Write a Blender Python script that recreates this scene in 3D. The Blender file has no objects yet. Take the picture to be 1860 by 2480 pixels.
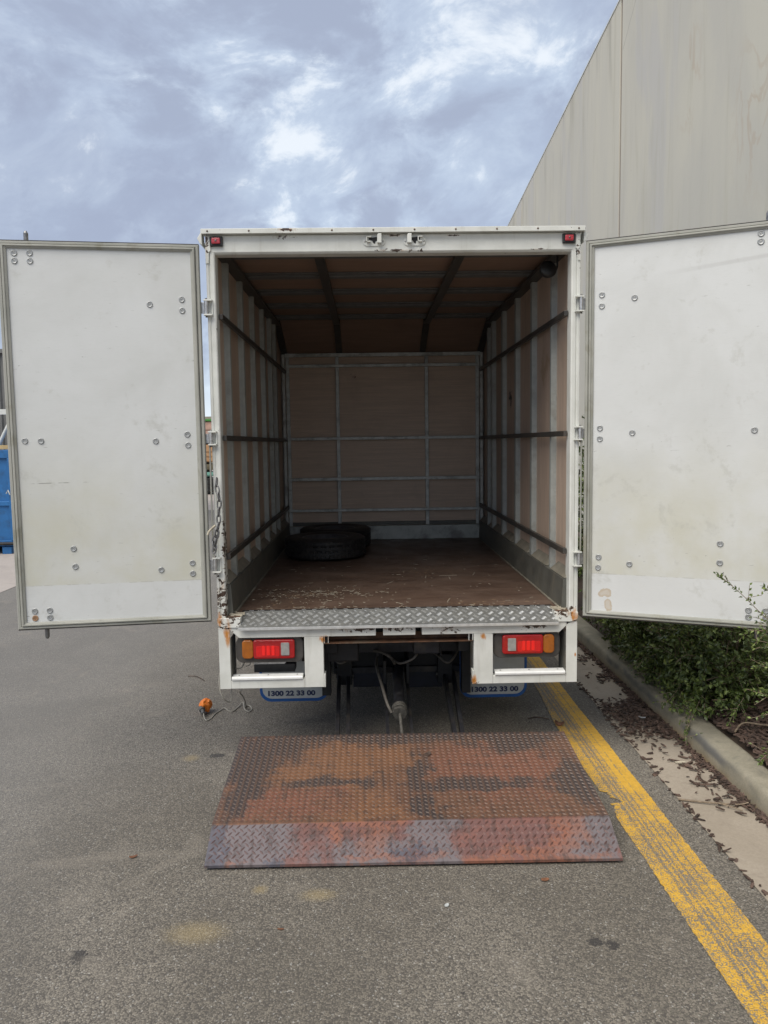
import bpy, math, random
from mathutils import Vector, Matrix, noise as mnoise
R = math.radians
random.seed(7)
scene = bpy.context.scene
COL = scene.collection

# ------------------------------------------------------------------ camera
cam = bpy.data.cameras.new('camera'); cam_o = bpy.data.objects.new('camera', cam); COL.objects.link(cam_o)
cam.sensor_fit = 'VERTICAL'; cam.sensor_height = 36.0; cam.lens = 36*1863/2480
cam.clip_start = .05; cam.clip_end = 2000
ya, pi_, ro = .0202, -.0898, -.0141
fw = Vector((math.sin(ya)*math.cos(pi_), math.cos(ya)*math.cos(pi_), math.sin(pi_)))
rt = Vector((math.cos(ya), -math.sin(ya), 0)); up = rt.cross(fw)
r2 = rt*math.cos(ro)+up*math.sin(ro); u2 = -rt*math.sin(ro)+up*math.cos(ro)
mw = Matrix((r2, u2, -fw)).transposed().to_4x4(); mw.translation = (-.1654, -4.4158, 1.8793)
cam_o.matrix_world = mw
scene.camera = cam_o

# ------------------------------------------------------------------ light
SUN_EL, SUN_AZ = R(56), R(218)           # azimuth clockwise from +Y: behind the photographer, a little to the left
sun_dir = Vector((math.sin(SUN_AZ)*math.cos(SUN_EL), math.cos(SUN_AZ)*math.cos(SUN_EL), math.sin(SUN_EL)))
sl = bpy.data.lights.new('sun', 'SUN'); sl.energy = 1.5; sl.angle = R(48); sl.color = (1, .93, .815)
so = bpy.data.objects.new('sun', sl); COL.objects.link(so)
so.rotation_euler = sun_dir.to_track_quat('Z', 'Y').to_euler(); so.location = (-3, -10, 14)
vs = scene.view_settings
vs.view_transform = 'Standard'; vs.look = 'None'; vs.gamma = 1; vs.use_curve_mapping = False; vs.exposure = 1.2
scene.render.engine = 'CYCLES'
scene.cycles.use_denoising = True
scene.cycles.max_bounces = 8

# ------------------------------------------------------------------ node helper
class G:
    def __init__(s, nt): s.nt = nt
    def n(s, t, **kw):
        nd = s.nt.nodes.new(t)
        for k, v in kw.items():
            if k.startswith('i_'):
                key = k[2:]; sock = nd.inputs[int(key)] if key.isdigit() else nd.inputs[key.replace('_', ' ')]
                s.set(sock, v)
            else: setattr(nd, k, v)
        return nd
    def set(s, sock, v):
        if hasattr(v, 'is_output'): s.nt.links.new(v, sock)
        elif hasattr(sock, 'default_value'):
            try:
                if hasattr(sock.default_value, '__len__') and not hasattr(v, '__len__'): v = (v,)*3
                if hasattr(sock.default_value, '__len__') and len(sock.default_value) == 4 and len(v) == 3: v = tuple(v)+(1,)
            except TypeError: pass
            sock.default_value = v
    def m(s, op, a, b=0.0, c=0.0, cl=False):
        nd = s.n('ShaderNodeMath', operation=op, use_clamp=cl); s.set(nd.inputs[0], a); s.set(nd.inputs[1], b); s.set(nd.inputs[2], c); return nd.outputs[0]
    def vm(s, op, a, b=(0, 0, 0)):
        nd = s.n('ShaderNodeVectorMath', operation=op); s.set(nd.inputs[0], a); s.set(nd.inputs[1], b)
        return nd.outputs['Value'] if op in ('DISTANCE', 'LENGTH', 'DOT_PRODUCT') else nd.outputs[0]
    def pos(s): return s.n('ShaderNodeNewGeometry').outputs['Position']
    def xyz(s, v): nd = s.n('ShaderNodeSeparateXYZ'); s.set(nd.inputs[0], v); return nd.outputs
    def noise(s, v, sc, det=4, ro=.55, dist=0, st=None):
        if st: v = s.vm('MULTIPLY', v, st)
        nd = s.n('ShaderNodeTexNoise'); s.set(nd.inputs['Vector'], v); s.set(nd.inputs['Scale'], sc); s.set(nd.inputs['Detail'], det)
        s.set(nd.inputs['Roughness'], ro); s.set(nd.inputs['Distortion'], dist); return nd.outputs['Fac']
    def vor(s, v, sc, feat='F1', out='Distance', st=None):
        if st: v = s.vm('MULTIPLY', v, st)
        nd = s.n('ShaderNodeTexVoronoi', feature=feat); s.set(nd.inputs['Vector'], v); s.set(nd.inputs['Scale'], sc); return nd.outputs[out]
    def sm(s, x, lo, hi, a=0.0, b=1.0):
        nd = s.n('ShaderNodeMapRange', interpolation_type='SMOOTHSTEP'); nd.clamp = True
        s.set(nd.inputs[0], x); s.set(nd.inputs[1], lo); s.set(nd.inputs[2], hi); s.set(nd.inputs[3], a); s.set(nd.inputs[4], b); return nd.outputs[0]
    def mix(s, f, a, b, bt='MIX'):
        nd = s.n('ShaderNodeMix', data_type='RGBA', blend_type=bt); s.set(nd.inputs[0], f); s.set(nd.inputs[6], a); s.set(nd.inputs[7], b); return nd.outputs[2]
    def blob(s, p, c, r, st=(1, 1, 1)):
        """1 at c, 0 beyond r (metres), axes weighted by st"""
        d = s.vm('LENGTH', s.vm('MULTIPLY', s.vm('SUBTRACT', p, c), st)); return s.sm(d, r*1.25, 0.0)
    def blobs(s, p, L):
        o = None
        for it in L:
            b = s.blob(p, *it); o = b if o is None else s.m('MAXIMUM', o, b)
        return o
    def bump(s, h, st=.3, d=.01, nrm=None):
        nd = s.n('ShaderNodeBump'); s.set(nd.inputs['Strength'], st); s.set(nd.inputs['Distance'], d); s.set(nd.inputs['Height'], h)
        if nrm is not None: s.set(nd.inputs['Normal'], nrm)
        return nd.outputs[0]
    def out(s, col, rough=.5, metal=0.0, nrm=None, **kw):
        b = s.nt.nodes['Principled BSDF']
        s.set(b.inputs['Base Color'], col); s.set(b.inputs['Roughness'], rough); s.set(b.inputs['Metallic'], metal)
        if nrm is not None: s.set(b.inputs['Normal'], nrm)
        for k, v in kw.items(): s.set(b.inputs[k.replace('_', ' ')], v)
def newmat(name):
    m = bpy.data.materials.new(name); m.use_nodes = True; return m, G(m.node_tree)
MAT = {}
def simple(name, col, rough=.5, metal=0.0, var=.12, sc=25, dirt=None, dirtamt=.5, bump=0, st=None, **kw):
    m, g = newmat(name); p = g.pos()
    a = g.noise(p, sc, 5, .6, st=st)
    c = g.mix(g.sm(a, .3, .7), tuple(x*(1-var) for x in col), tuple(min(1, x*(1+var)) for x in col))
    if dirt:
        d = g.noise(p, 6, 6, .65, .3)
        c = g.mix(g.m('MULTIPLY', g.sm(d, .48, .68), dirtamt), c, dirt)
    nr = g.bump(g.noise(p, 160, 3), bump, .002) if bump else None
    g.out(c, g.sm(a, 0, 1, rough*.85, min(1, rough*1.15)), metal, nr, **kw); MAT[name] = m; return m

# --- sky
w = bpy.data.worlds.new('World'); scene.world = w; w.use_nodes = True
g = G(w.node_tree); bg = w.node_tree.nodes['Background']
sky = g.n('ShaderNodeTexSky', sky_type='NISHITA'); sky.sun_disc = False; sky.sun_elevation = SUN_EL; sky.sun_rotation = SUN_AZ
sky.air_density = 1.0; sky.dust_density = 1.5
d = g.n('ShaderNodeTexCoord').outputs['Generated']; dz = g.xyz(d)
zz = g.m('ADD', g.m('MAXIMUM', dz[2], 0.0), .50)
cp = g.n('ShaderNodeCombineXYZ'); g.set(cp.inputs[0], g.m('DIVIDE', dz[0], zz)); g.set(cp.inputs[1], g.m('DIVIDE', dz[1], zz)); g.set(cp.inputs[2], 3.7)
cpv = cp.outputs[0]
warp = g.n('ShaderNodeTexNoise'); g.set(warp.inputs['Vector'], cpv); g.set(warp.inputs['Scale'], 1.6); g.set(warp.inputs['Detail'], 3)
cpw = g.vm('ADD', cpv, g.vm('MULTIPLY', g.vm('SUBTRACT', warp.outputs['Color'], (.5, .5, .5)), (.35, .35, .3)))
n1 = g.noise(cpw, 4.3, 8, .60, .15)
n2 = g.noise(g.vm('ADD', cpw, (7.3, 2.1, 0)), 12.0, 7, .62, .25)
n3 = g.noise(g.vm('ADD', cpw, (1.3, 9.1, 0)), 2.1, 4, .5, 0)
dark, mid, lite = (.178, .202, .260), (.220, .257, .323), (.285, .328, .386)
cl = g.mix(g.sm(n1, .38, .54), dark, mid)
nn = g.m('ADD', g.m('MULTIPLY', n1, .6), g.m('MULTIPLY', n2, .4))
cl = g.mix(g.m('MULTIPLY', g.sm(nn, .46, .60), .9), cl, lite)
cl = g.mix(g.m('MULTIPLY', g.sm(n3, .42, .60), .7), cl, g.mix(.8, cl, (.168, .190, .250)))
gap = g.m('MULTIPLY', g.sm(g.m('ADD', g.m('MULTIPLY', n3, -.18), g.m('ADD', g.m('MULTIPLY', n1, .72), g.m('MULTIPLY', n2, .50))), .570, .680), .8)
cl = g.mix(gap, cl, (.42, .44, .46))
cl = g.mix(g.sm(dz[2], .13, .0), cl, (.40, .45, .49))
sk = g.mix(1.0, sky.outputs[0], (.09, .09, .09), 'MULTIPLY')
cl = g.mix(.92, sk, cl)
g.set(bg.inputs[0], cl); bg.inputs[1].default_value = 1.0

# ------------------------------------------------------------------ materials
def white_paint():
    m, g = newmat('white_paint'); p = g.pos(); z = g.xyz(p)[2]
    n = g.noise(p, 5, 6, .6)
    c = g.mix(g.sm(n, .35, .7), (.715, .725, .69), (.60, .61, .57))
    st = g.noise(p, 14, 4, .6, .3, st=(1, 1, .12))
    c = g.mix(g.m('MULTIPLY', g.sm(st, .55, .75), .35), c, (.34, .32, .26))
    # worn places that the photograph shows
    worn = [((-1.03, 0, 1.0), .16, (1.5, .3, .75)), ((-.995, 0, 1.28), .18, (6, .3, .6)), ((-.99, 0, .88), .10, (1, .3, 1)),
            ((-.24, 0, .80), .13, (.8, .3, 3)), ((.28, 0, .79), .12, (.9, .3, 2.2)), ((.80, 0, .80), .12, (.9, .3, 3)), ((0, 0, .805), .14, (.8, .3, 3)), ((.97, 0, .88), .11, (.9, .3, 2)),
            ((-.64, 0, 3.030), .12, (.7, .3, 6)), ((.01, 0, 3.032), .06, (.8, .3, 6)), ((.33, 0, 3.030), .05, (.7, .3, 6)), ((.0, 0, 2.951), .18, (.8, .3, 14)), ((.8, 0, 2.951), .1, (.8, .3, 14)),
            ((-.60, 0, 3.06), .09, (.7, .3, 5)), ((-1.04, 0, 3.0), .05, (2, .3, .6)), ((1.04, 0, 2.95), .05, (2, .3, .5)), ((.44, 0, .47), .04, (1, .3, 1))]
    wm = g.blobs(p, worn)
    ch = g.noise(p, 38, 6, .62, .8, st=(.75, .75, 1.0))
    chip = g.sm(g.m('ADD', ch, g.m('MULTIPLY', wm, .225)), .69, .715)
    rust = g.sm(g.m('ADD', g.noise(p, 30, 5, .7, st=(1, 1, .4)), g.m('MULTIPLY', wm, .24)), .66, .90)
    c = g.mix(g.m('MULTIPLY', rust, .65), c, (.42, .25, .13))
    c = g.mix(chip, c, (.060, .036, .024))
    # orange runs on the bumper corners
    ob = g.blobs(p, [((-.995, 0, .78), .085, (1.9, .3, .75)), ((-1.05, 0, .86), .06, (1, .3, .8)), ((1.035, 0, .85), .055, (1.1, .3, .8)), ((1.04, 0, .62), .02, (2, .3, 1)), ((-.44, 0, .74), .035, (.7, .3, 1)), ((.44, 0, .48), .05, (2, .3, 1)), ((.50, 0, .74), .03, (1, .3, 1))])
    oo = g.sm(g.m('ADD', g.m('MULTIPLY', ob, .50), g.noise(p, 22, 5, .65, .4, st=(1.6, 1, .5))), .70, 1.05)
    c = g.mix(oo, c, (.50, .20, .035))
    g.out(c, .42, 0, g.bump(g.m('SUBTRACT', g.noise(p, 60, 3), g.m('MULTIPLY', chip, .7)), .2, .002)); MAT['white_paint'] = m
white_paint()
def door_white():
    m, g = newmat('door_white'); p = g.pos(); q = g.xyz(p); z = q[2]
    n = g.noise(p, 1.7, 6, .6, .4)
    c = g.mix(g.sm(n, .35, .65), (.645, .66, .66), (.58, .593, .585))
    # yellowish grime on the panel above the kick plate line
    grime = g.m('MULTIPLY', g.sm(z, 2.1, 1.25), g.sm(z, 1.108, 1.118))
    c = g.mix(g.m('MULTIPLY', grime, g.sm(g.noise(p, 3.5, 5, .6), .25, .75, .15, .8)), c, (.53, .52, .42))
    c = g.mix(g.m('MULTIPLY', g.sm(g.m('ADD', g.m('MULTIPLY', g.noise(p, 30, 4, .6), .4), g.noise(p, 5, 5, .65, .5)), .78, .95), .35), c, (.40, .40, .36))
    c = g.mix(g.m('MULTIPLY', g.sm(g.noise(p, 45, 4, .6, .6, st=(.35, .35, 1.7)), .68, .75), g.sm(g.noise(p, 3, 3), .42, .56, 0, .8)), c, (.26, .26, .24))
    c = g.mix(g.m('MULTIPLY', g.sm(g.noise(p, 210, 2, .6, st=(.12, .12, 1)), .5, .9), .18), c, (.42, .43, .40))
    # scraped filler on the right door, long thin scuff on the left one
    ch = g.blobs(p, [((1.18, -.09, 1.0), .060, (1.1, 1.1, 1.5)), ((1.20, -.09, .93), .050, (1.7, 1.7, .9))])
    e = g.m('ADD', ch, g.m('MULTIPLY', g.m('SUBTRACT', g.noise(p, 26, 3, .6), .5), 1.3))
    c = g.mix(g.m('MULTIPLY', g.sm(e, .42, .5), g.m('SUBTRACT', 1.0, g.sm(e, .60, .85, 0, .35))), c, (.50, .43, .34))
    sc = g.m('MULTIPLY', g.sm(g.m('ABSOLUTE', g.m('SUBTRACT', g.m('SUBTRACT', z, g.m('MULTIPLY', q[0], .01)), 1.702)), .0030, .0008), g.m('MULTIPLY', g.sm(q[0], -2.03, -1.98), g.sm(q[0], -1.70, -1.76)))
    c = g.mix(g.m('MULTIPLY', sc, g.sm(g.noise(p, 14, 3), .42, .55)), c, (.25, .25, .23))
    ln = g.sm(g.m('ABSOLUTE', g.m('SUBTRACT', z, 1.113)), .004, .001)
    c = g.mix(g.m('MULTIPLY', ln, g.sm(g.noise(p, 22, 2), .4, .6, 0, .35)), c, (.3, .28, .24))
    sd = g.m('MULTIPLY', g.sm(g.m('ABSOLUTE', g.m('SUBTRACT', z, g.m('ADD', 2.62, g.m('MULTIPLY', q[0], .10)))), .016, .004), g.sm(q[0], 1.35, 1.75))
    c = g.mix(g.m('MULTIPLY', sd, .35), c, (.42, .42, .41))
    g.out(c, g.sm(n, .3, .7, .42, .6), 0, g.bump(g.noise(p, 2.6, 3), .22, .02)); MAT['door_white'] = m
door_white()
def seal_mat():
    m, g = newmat('seal_rubber'); p = g.pos()
    c = g.mix(g.sm(g.noise(p, 3, 5, .6), .35, .65), (.30, .305, .27), (.37, .37, .335))
    c = g.mix(g.m('MULTIPLY', g.sm(g.noise(p, 9, 6, .65, .6, st=(1, 1, .5)), .52, .72), .6), c, (.20, .19, .13))
    g.out(c, .6, 0, g.bump(g.noise(p, 70, 3), .2, .002)); MAT['seal'] = m
seal_mat()
def ply(name, grain, col=(.33, .245, .185)):
    m, g = newmat(name); p = g.pos()
    a = g.noise(p, 9, 6, .65, .5, st=grain)
    c = g.mix(g.sm(a, .3, .7), tuple(x*.88 for x in col), tuple(x*1.1 for x in col))
    c = g.mix(g.m('MULTIPLY', g.sm(g.noise(p, 2.2, 5, .6, .5), .5, .72), .5), c, tuple(x*.75 for x in col))
    c = g.mix(g.m('MULTIPLY', g.sm(g.noise(p, 40, 3, .6, 0, st=grain), .55, .75), .3), c, tuple(x*.6 for x in col))
    if name == 'ply_end':
        smear = g.blobs(p, [((-.30, 3.5, 2.55), .12, (1, 1, 2)), ((.60, 3.5, 2.58), .08, (.8, 1, 2))])
        c = g.mix(g.sm(g.m('ADD', g.m('MULTIPLY', smear, .3), g.noise(p, 26, 4, .7, st=(1, 1, 1.5))), .74, .86, 0, .8), c, (.05, .025, .02))
        c = g.mix(g.m('MULTIPLY', g.blobs(p, [((-1, 3.5, 1.36), .2, (3.5, 1, 1))]), .8), c, (.07, .03, .02))
    if name == 'ply_side':
        hole = g.blob(p, (1.03, 2.02, 2.25), .16, (1, 1, 1.2))
        c = g.mix(g.sm(g.m('ADD', g.m('MULTIPLY', hole, .4), g.noise(p, 16, 4, .7)), .80, .86), c, (.012, .01, .008))
        yl = g.blob(p, (1.03, .75, 2.38), .25, (1, 1, 1.2))
        c = g.mix(g.m('MULTIPLY', g.sm(g.m('ADD', g.m('MULTIPLY', yl, .35), g.noise(p, 10, 3)), .66, .85), .4), c, (.26, .16, .05))
    g.out(c, .55); MAT[name] = m
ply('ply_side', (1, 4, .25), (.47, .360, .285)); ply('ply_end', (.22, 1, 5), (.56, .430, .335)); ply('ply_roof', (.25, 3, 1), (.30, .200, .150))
def floor_mat():
    m, g = newmat('phenolic_floor'); p = g.pos(); q = g.xyz(p)
    c = g.mix(g.sm(g.noise(p, 7, 6, .65, .5, st=(.35, 1, 1)), .3, .7), (.072, .044, .032), (.125, .082, .061))
    c = g.mix(g.m('MULTIPLY', g.sm(g.noise(p, 2.5, 5, .6, .6), .47, .7), .5), c, (.165, .120, .095))
    z1 = g.blobs(p, [((-.55, .62, .885), .55, (1, 1.6, 1)), ((.55, .25, .885), .45, (.6, 1.6, 1)), ((-.75, .3, .885), .3), ((.3, 1.5, .885), .5, (1, 1, 1))])
    chip = g.sm(g.m('ADD', g.noise(p, 50, 4, .65, .6, st=(.6, 1, 1)), g.m('MULTIPLY', z1, .14)), .735, .765)
    c = g.mix(chip, c, (.36, .25, .15))
    sc = g.noise(p, 20, 3, .6, 0, st=(.15, 2.2, 1))
    c = g.mix(g.m('MULTIPLY', g.sm(sc, .70, .74), g.m('MULTIPLY', z1, .8)), c, (.30, .20, .13))
    jn = g.sm(g.m('ABSOLUTE', g.m('SUBTRACT', q[1], .86)), .006, .002)
    c = g.mix(g.m('MULTIPLY', jn, g.sm(q[0], -.2, -.6, .1, .6)), c, (.17, .11, .07))
    jn2 = g.sm(g.m('ABSOLUTE', g.m('SUBTRACT', q[1], 1.72)), .006, .002)
    c = g.mix(g.m('MULTIPLY', jn2, .6), c, (.015, .01, .008))
    g.out(c, g.sm(g.noise(p, 5, 4), .3, .7, .36, .6), 0, g.bump(g.noise(p, 40, 4, st=(.4, 1, 1)), .15, .003)); MAT['floor'] = m
floor_mat()
def tread_rust(name='tread_rust', lugs=False):
    """painted steel tread plate: patches of orange, red-brown, black and bare blue-grey"""
    m, g = newmat(name); p0 = g.pos(); q = g.xyz(p0)
    wn = g.n('ShaderNodeTexNoise', i_Vector=p0, i_Scale=4.5, i_Detail=6.0, i_Roughness=.62).outputs['Color']
    p = g.vm('ADD', p0, g.vm('MULTIPLY', g.vm('SUBTRACT', wn, (.5, .5, .5)), (.65, .40, 0)))
    n8 = g.m('SUBTRACT', g.noise(p0, 11, 7, .7, .3), .5)
    fine = g.m('SUBTRACT', g.noise(p0, 85, 4, .7), .5)
    vst = g.m('SUBTRACT', g.noise(p0, 16, 4, .6, .1, st=(2.4, .22, 1)), .5)
    hst = g.m('SUBTRACT', g.noise(p0, 16, 4, .6, .1, st=(.3, 2.0, 1)), .5)
    col_ = g.m('SINE', g.m('MULTIPLY', q[0], 2*math.pi/.0322))
    def patch(L, lo=.22, hi=.78, k=1.15, v=.9):
        b = g.blobs(p, L); t = g.m('ADD', g.m('MULTIPLY', n8, .9*k), g.m('ADD', g.m('MULTIPLY', fine, .9*k), g.m('ADD', g.m('MULTIPLY', vst, v), g.m('MULTIPLY', hst, .5))))
        return g.sm(g.m('ADD', b, t), lo, hi)
    wedge = g.sm(q[1], -.957, -.964)
    c = g.mix(g.sm(g.m('ADD', n8, fine), -.25, .25), (.100, .056, .041), (.150, .078, .050))
    c = g.mix(patch([((-.40, -.50, 0), .60, (1, 1.5, 0)), ((-.15, -.35, 0), .45, (1, 1.3, 0)), ((.42, -.25, 0), .22, (2, .8, 0)), ((-.2, -.85, 0), .3, (1, 1.5, 0)), ((.80, -.75, 0), .12, (2.5, .5, 0))]), c, (.185, .092, .050))
    c = g.mix(g.m('MULTIPLY', patch([((.50, -.50, 0), .55, (1, 1.2, 0)), ((-.6, -.78, 0), .40, (1, 2, 0)), ((-.75, -.38, 0), .15)]), .8), c, (.185, .078, .054))
    c = g.mix(g.m('MULTIPLY', patch([((-.3, -.13, 0), .26, (.35, 1.5, 0)), ((-.86, -.5, 0), .30, (1.6, .42, 0)), ((.62, -.22, 0), .40, (1, 1.5, 0)), ((.88, -.65, 0), .20, (1.2, .5, 0)), ((-.75, -.22, 0), .40, (1, 1.5, 0)),
                     ((-.35, -.62, 0), .20, (.5, 2.4, 0)), ((.35, -.66, 0), .20, (.35, 2.2, 0)), ((.12, -.55, 0), .16, (1.2, .6, 0)), ((.12, -.86, 0), .14, (1.2, 1, 0)), ((.3, -.13, 0), .20, (.3, 1.8, 0))], .25, .72), .9), c, (.038, .036, .040))
    wb = g.mix(g.sm(g.m('ADD', n8, fine), -.2, .2), (.135, .075, .070), (.175, .080, .066))
    wb = g.mix(g.m('MULTIPLY', patch([((-.74, -1.06, 0), .34, (1, .8, 0)), ((.11, -1.07, 0), .22, (1.2, .5, 0)), ((.84, -1.06, 0), .22, (1, .6, 0)), ((-.2, -1.13, 0), .3, (.7, 2, 0))], .30, .72, .8, .5), .8), wb, (.135, .135, .150))
    wb = g.mix(g.m('MULTIPLY', patch([((.70, -1.02, 0), .18, (1.3, .9, 0)), ((-.15, -1.0, 0), .20, (1.3, .8, 0)), ((-.35, -1.0, 0), .15, (2, .8, 0)), ((.55, -1.155, 0), .16, (.3, 3, 0)), ((-.1, -1.155, 0), .12, (.3, 3, 0)), ((-.85, -1.155, 0), .1, (.5, 3, 0))], .34, .80), .55), wb, (.25, .10, .055))
    wb = g.mix(g.m('MULTIPLY', patch([((-.88, -1.02, 0), .14, (1.5, .5, 0)), ((.84, -1.1, 0), .07), ((.0, -1.13, 0), .07, (.5, 1, 0)), ((-.6, -1.12, 0), .1)], .45, .75), .7), wb, (.065, .072, .10))
    c = g.mix(wedge, c, wb)
    mot = g.m('ADD', g.m('ADD', g.m('MULTIPLY', g.noise(p0, 38, 5, .7), .8), g.m('MULTIPLY', vst, 1.3)), g.m('MULTIPLY', hst, .9))
    c = g.mix(g.m('MULTIPLY', g.sm(mot, .34, .74), .72), g.mix(1.0, c, (1.18, 1.15, 1.12), 'MULTIPLY'), (.060, .045, .042))
    if lugs: c = g.mix(.62, c, g.mix(wedge, (.125, .088, .066), (.115, .055, .047)))  # lug tone: worn rust with the lugs' shadow and highlight mixed into the colour
    else: c = g.mix(g.m('MULTIPLY', g.m('MULTIPLY', g.sm(col_, .2, 1), g.m('SUBTRACT', 1.0, wedge)), .25), c, (.26, .125, .062))
    g.out(c, g.sm(n8, -.3, .3, .38, .62), .2, g.bump(g.noise(p0, 220, 3, .7), .3, .001)); MAT[name] = m
tread_rust('lug_rust_shaded', True)
tread_rust()
def asphalt():
    m, g = newmat('asphalt'); p = g.pos(); q = g.xyz(p)
    wp = g.vm('ADD', p, g.vm('MULTIPLY', g.vm('SUBTRACT', g.n('ShaderNodeTexNoise', i_Vector=p, i_Scale=60.0).outputs['Color'], (.5, .5, .5)), (.012, .012, 0)))
    v1 = g.vor(wp, 145); vc = g.vor(wp, 145, out='Color')
    fine = g.noise(p, 130, 5, .75)
    hgt = g.m('ADD', g.m('MULTIPLY', g.sm(v1, 0.0, .75), -.8), g.m('MULTIPLY', fine, .9))
    big = g.noise(p, 1.1, 6, .6, .5)
    c = g.mix(g.sm(big, .35, .65), (.155, .139, .116), (.212, .192, .163))
    c = g.mix(g.sm(g.m('ADD', g.m('MULTIPLY', g.xyz(vc)[0], .5), g.m('MULTIPLY', fine, .8)), .45, .95), g.mix(1.0, c, (.68, .68, .68), 'MULTIPLY'), g.mix(1.0, c, (1.32, 1.31, 1.28), 'MULTIPLY'))
    c = g.mix(g.sm(g.m('ADD', g.sm(v1, .30, .75), g.m('MULTIPLY', fine, .5)), .84, 1.3), c, (.080, .072, .063))
    c = g.mix(g.sm(g.xyz(g.vor(p, 170, out='Color'))[1], .970, .985, 0, .45), c, (.50, .49, .46))
    # left of the truck it is a touch smoother and bluer
    c = g.mix(g.m('MULTIPLY', g.sm(q[0], -1.0, -2.6), .45), c, (.19, .186, .180))
    yb = g.blobs(p, [((-.86, -1.58, 0), .19, (.8, 1.3, 1)), ((-.65, -1.3, 0), .07), ((-1.26, .1, 0), .10, (1, 1, 1)), ((-.4, -1.35, 0), .09, (.6, 1, 1))])
    c = g.mix(g.m('MULTIPLY', g.sm(g.m('ADD', yb, g.m('MULTIPLY', g.m('SUBTRACT', fine, .5), 1.6)), .45, 1.1), .45), c, (.36, .28, .14))
    tar = g.blobs(p, [((-1.265, -1.70, 0), .045, (1, .7, 1)), ((.66, -1.70, 0), .045, (1, 1, 1)), ((.72, -1.72, 0), .040, (1, 1, 1)), ((-1.11, .13, 0), .06, (.7, 1.2, 1)), ((.13, -1.95, 0), .012)])
    c = g.mix(g.sm(g.m('ADD', tar, g.m('MULTIPLY', g.m('SUBTRACT', g.noise(p, 60, 5, .75), .5), 3.0)), .48, .60, 0, .8), c, (.030, .028, .029))
    c = g.mix(g.m('MULTIPLY', g.sm(g.noise(p, 2.3, 5, .65, 1.0), .56, .72), .35), c, (.27, .24, .20))
    g.out(c, .82, 0, g.bump(hgt, .75, .0032)); MAT['asphalt'] = m
asphalt()
def concrete(name, c1, c2, stain, sc=2.0, ruff=.8):
    m, g = newmat(name); p = g.pos(); q = g.xyz(p)
    c = g.mix(g.sm(g.noise(p, sc, 7, .65, .6), .32, .68), c1, c2)
    c = g.mix(g.m('MULTIPLY', g.sm(g.noise(p, sc*3.1, 6, .7, 1.0), .5, .75), .7), c, stain)
    c = g.mix(g.m('MULTIPLY', g.sm(g.noise(p, 90, 3, .7), .35, .7), .35), c, tuple(x*.72 for x in c1))
    if name == 'kerb_concrete':
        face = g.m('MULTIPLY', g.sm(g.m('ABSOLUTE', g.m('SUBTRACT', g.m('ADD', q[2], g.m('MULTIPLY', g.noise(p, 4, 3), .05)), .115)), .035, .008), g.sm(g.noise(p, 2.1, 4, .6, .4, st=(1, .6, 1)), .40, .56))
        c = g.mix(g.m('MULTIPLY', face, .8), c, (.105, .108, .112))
        c = g.mix(g.m('MULTIPLY', g.sm(q[2], .07, .0), g.sm(g.noise(p, 6, 3), .3, .6, .2, .8)), c, (.28, .19, .095))
    g.out(c, ruff, 0, g.bump(g.m('ADD', g.noise(p, 120, 4, .7), g.noise(p, 18, 4, .6)), .35, .004)); MAT[name] = m
concrete('gutter_concrete', (.31, .265, .21), (.37, .32, .26), (.24, .20, .16))
concrete('kerb_concrete', (.25, .230, .175), (.34, .31, .24), (.17, .165, .135), 3.5)
concrete('pad_concrete', (.36, .32, .29), (.42, .375, .34), (.27, .24, .22), .8)
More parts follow.
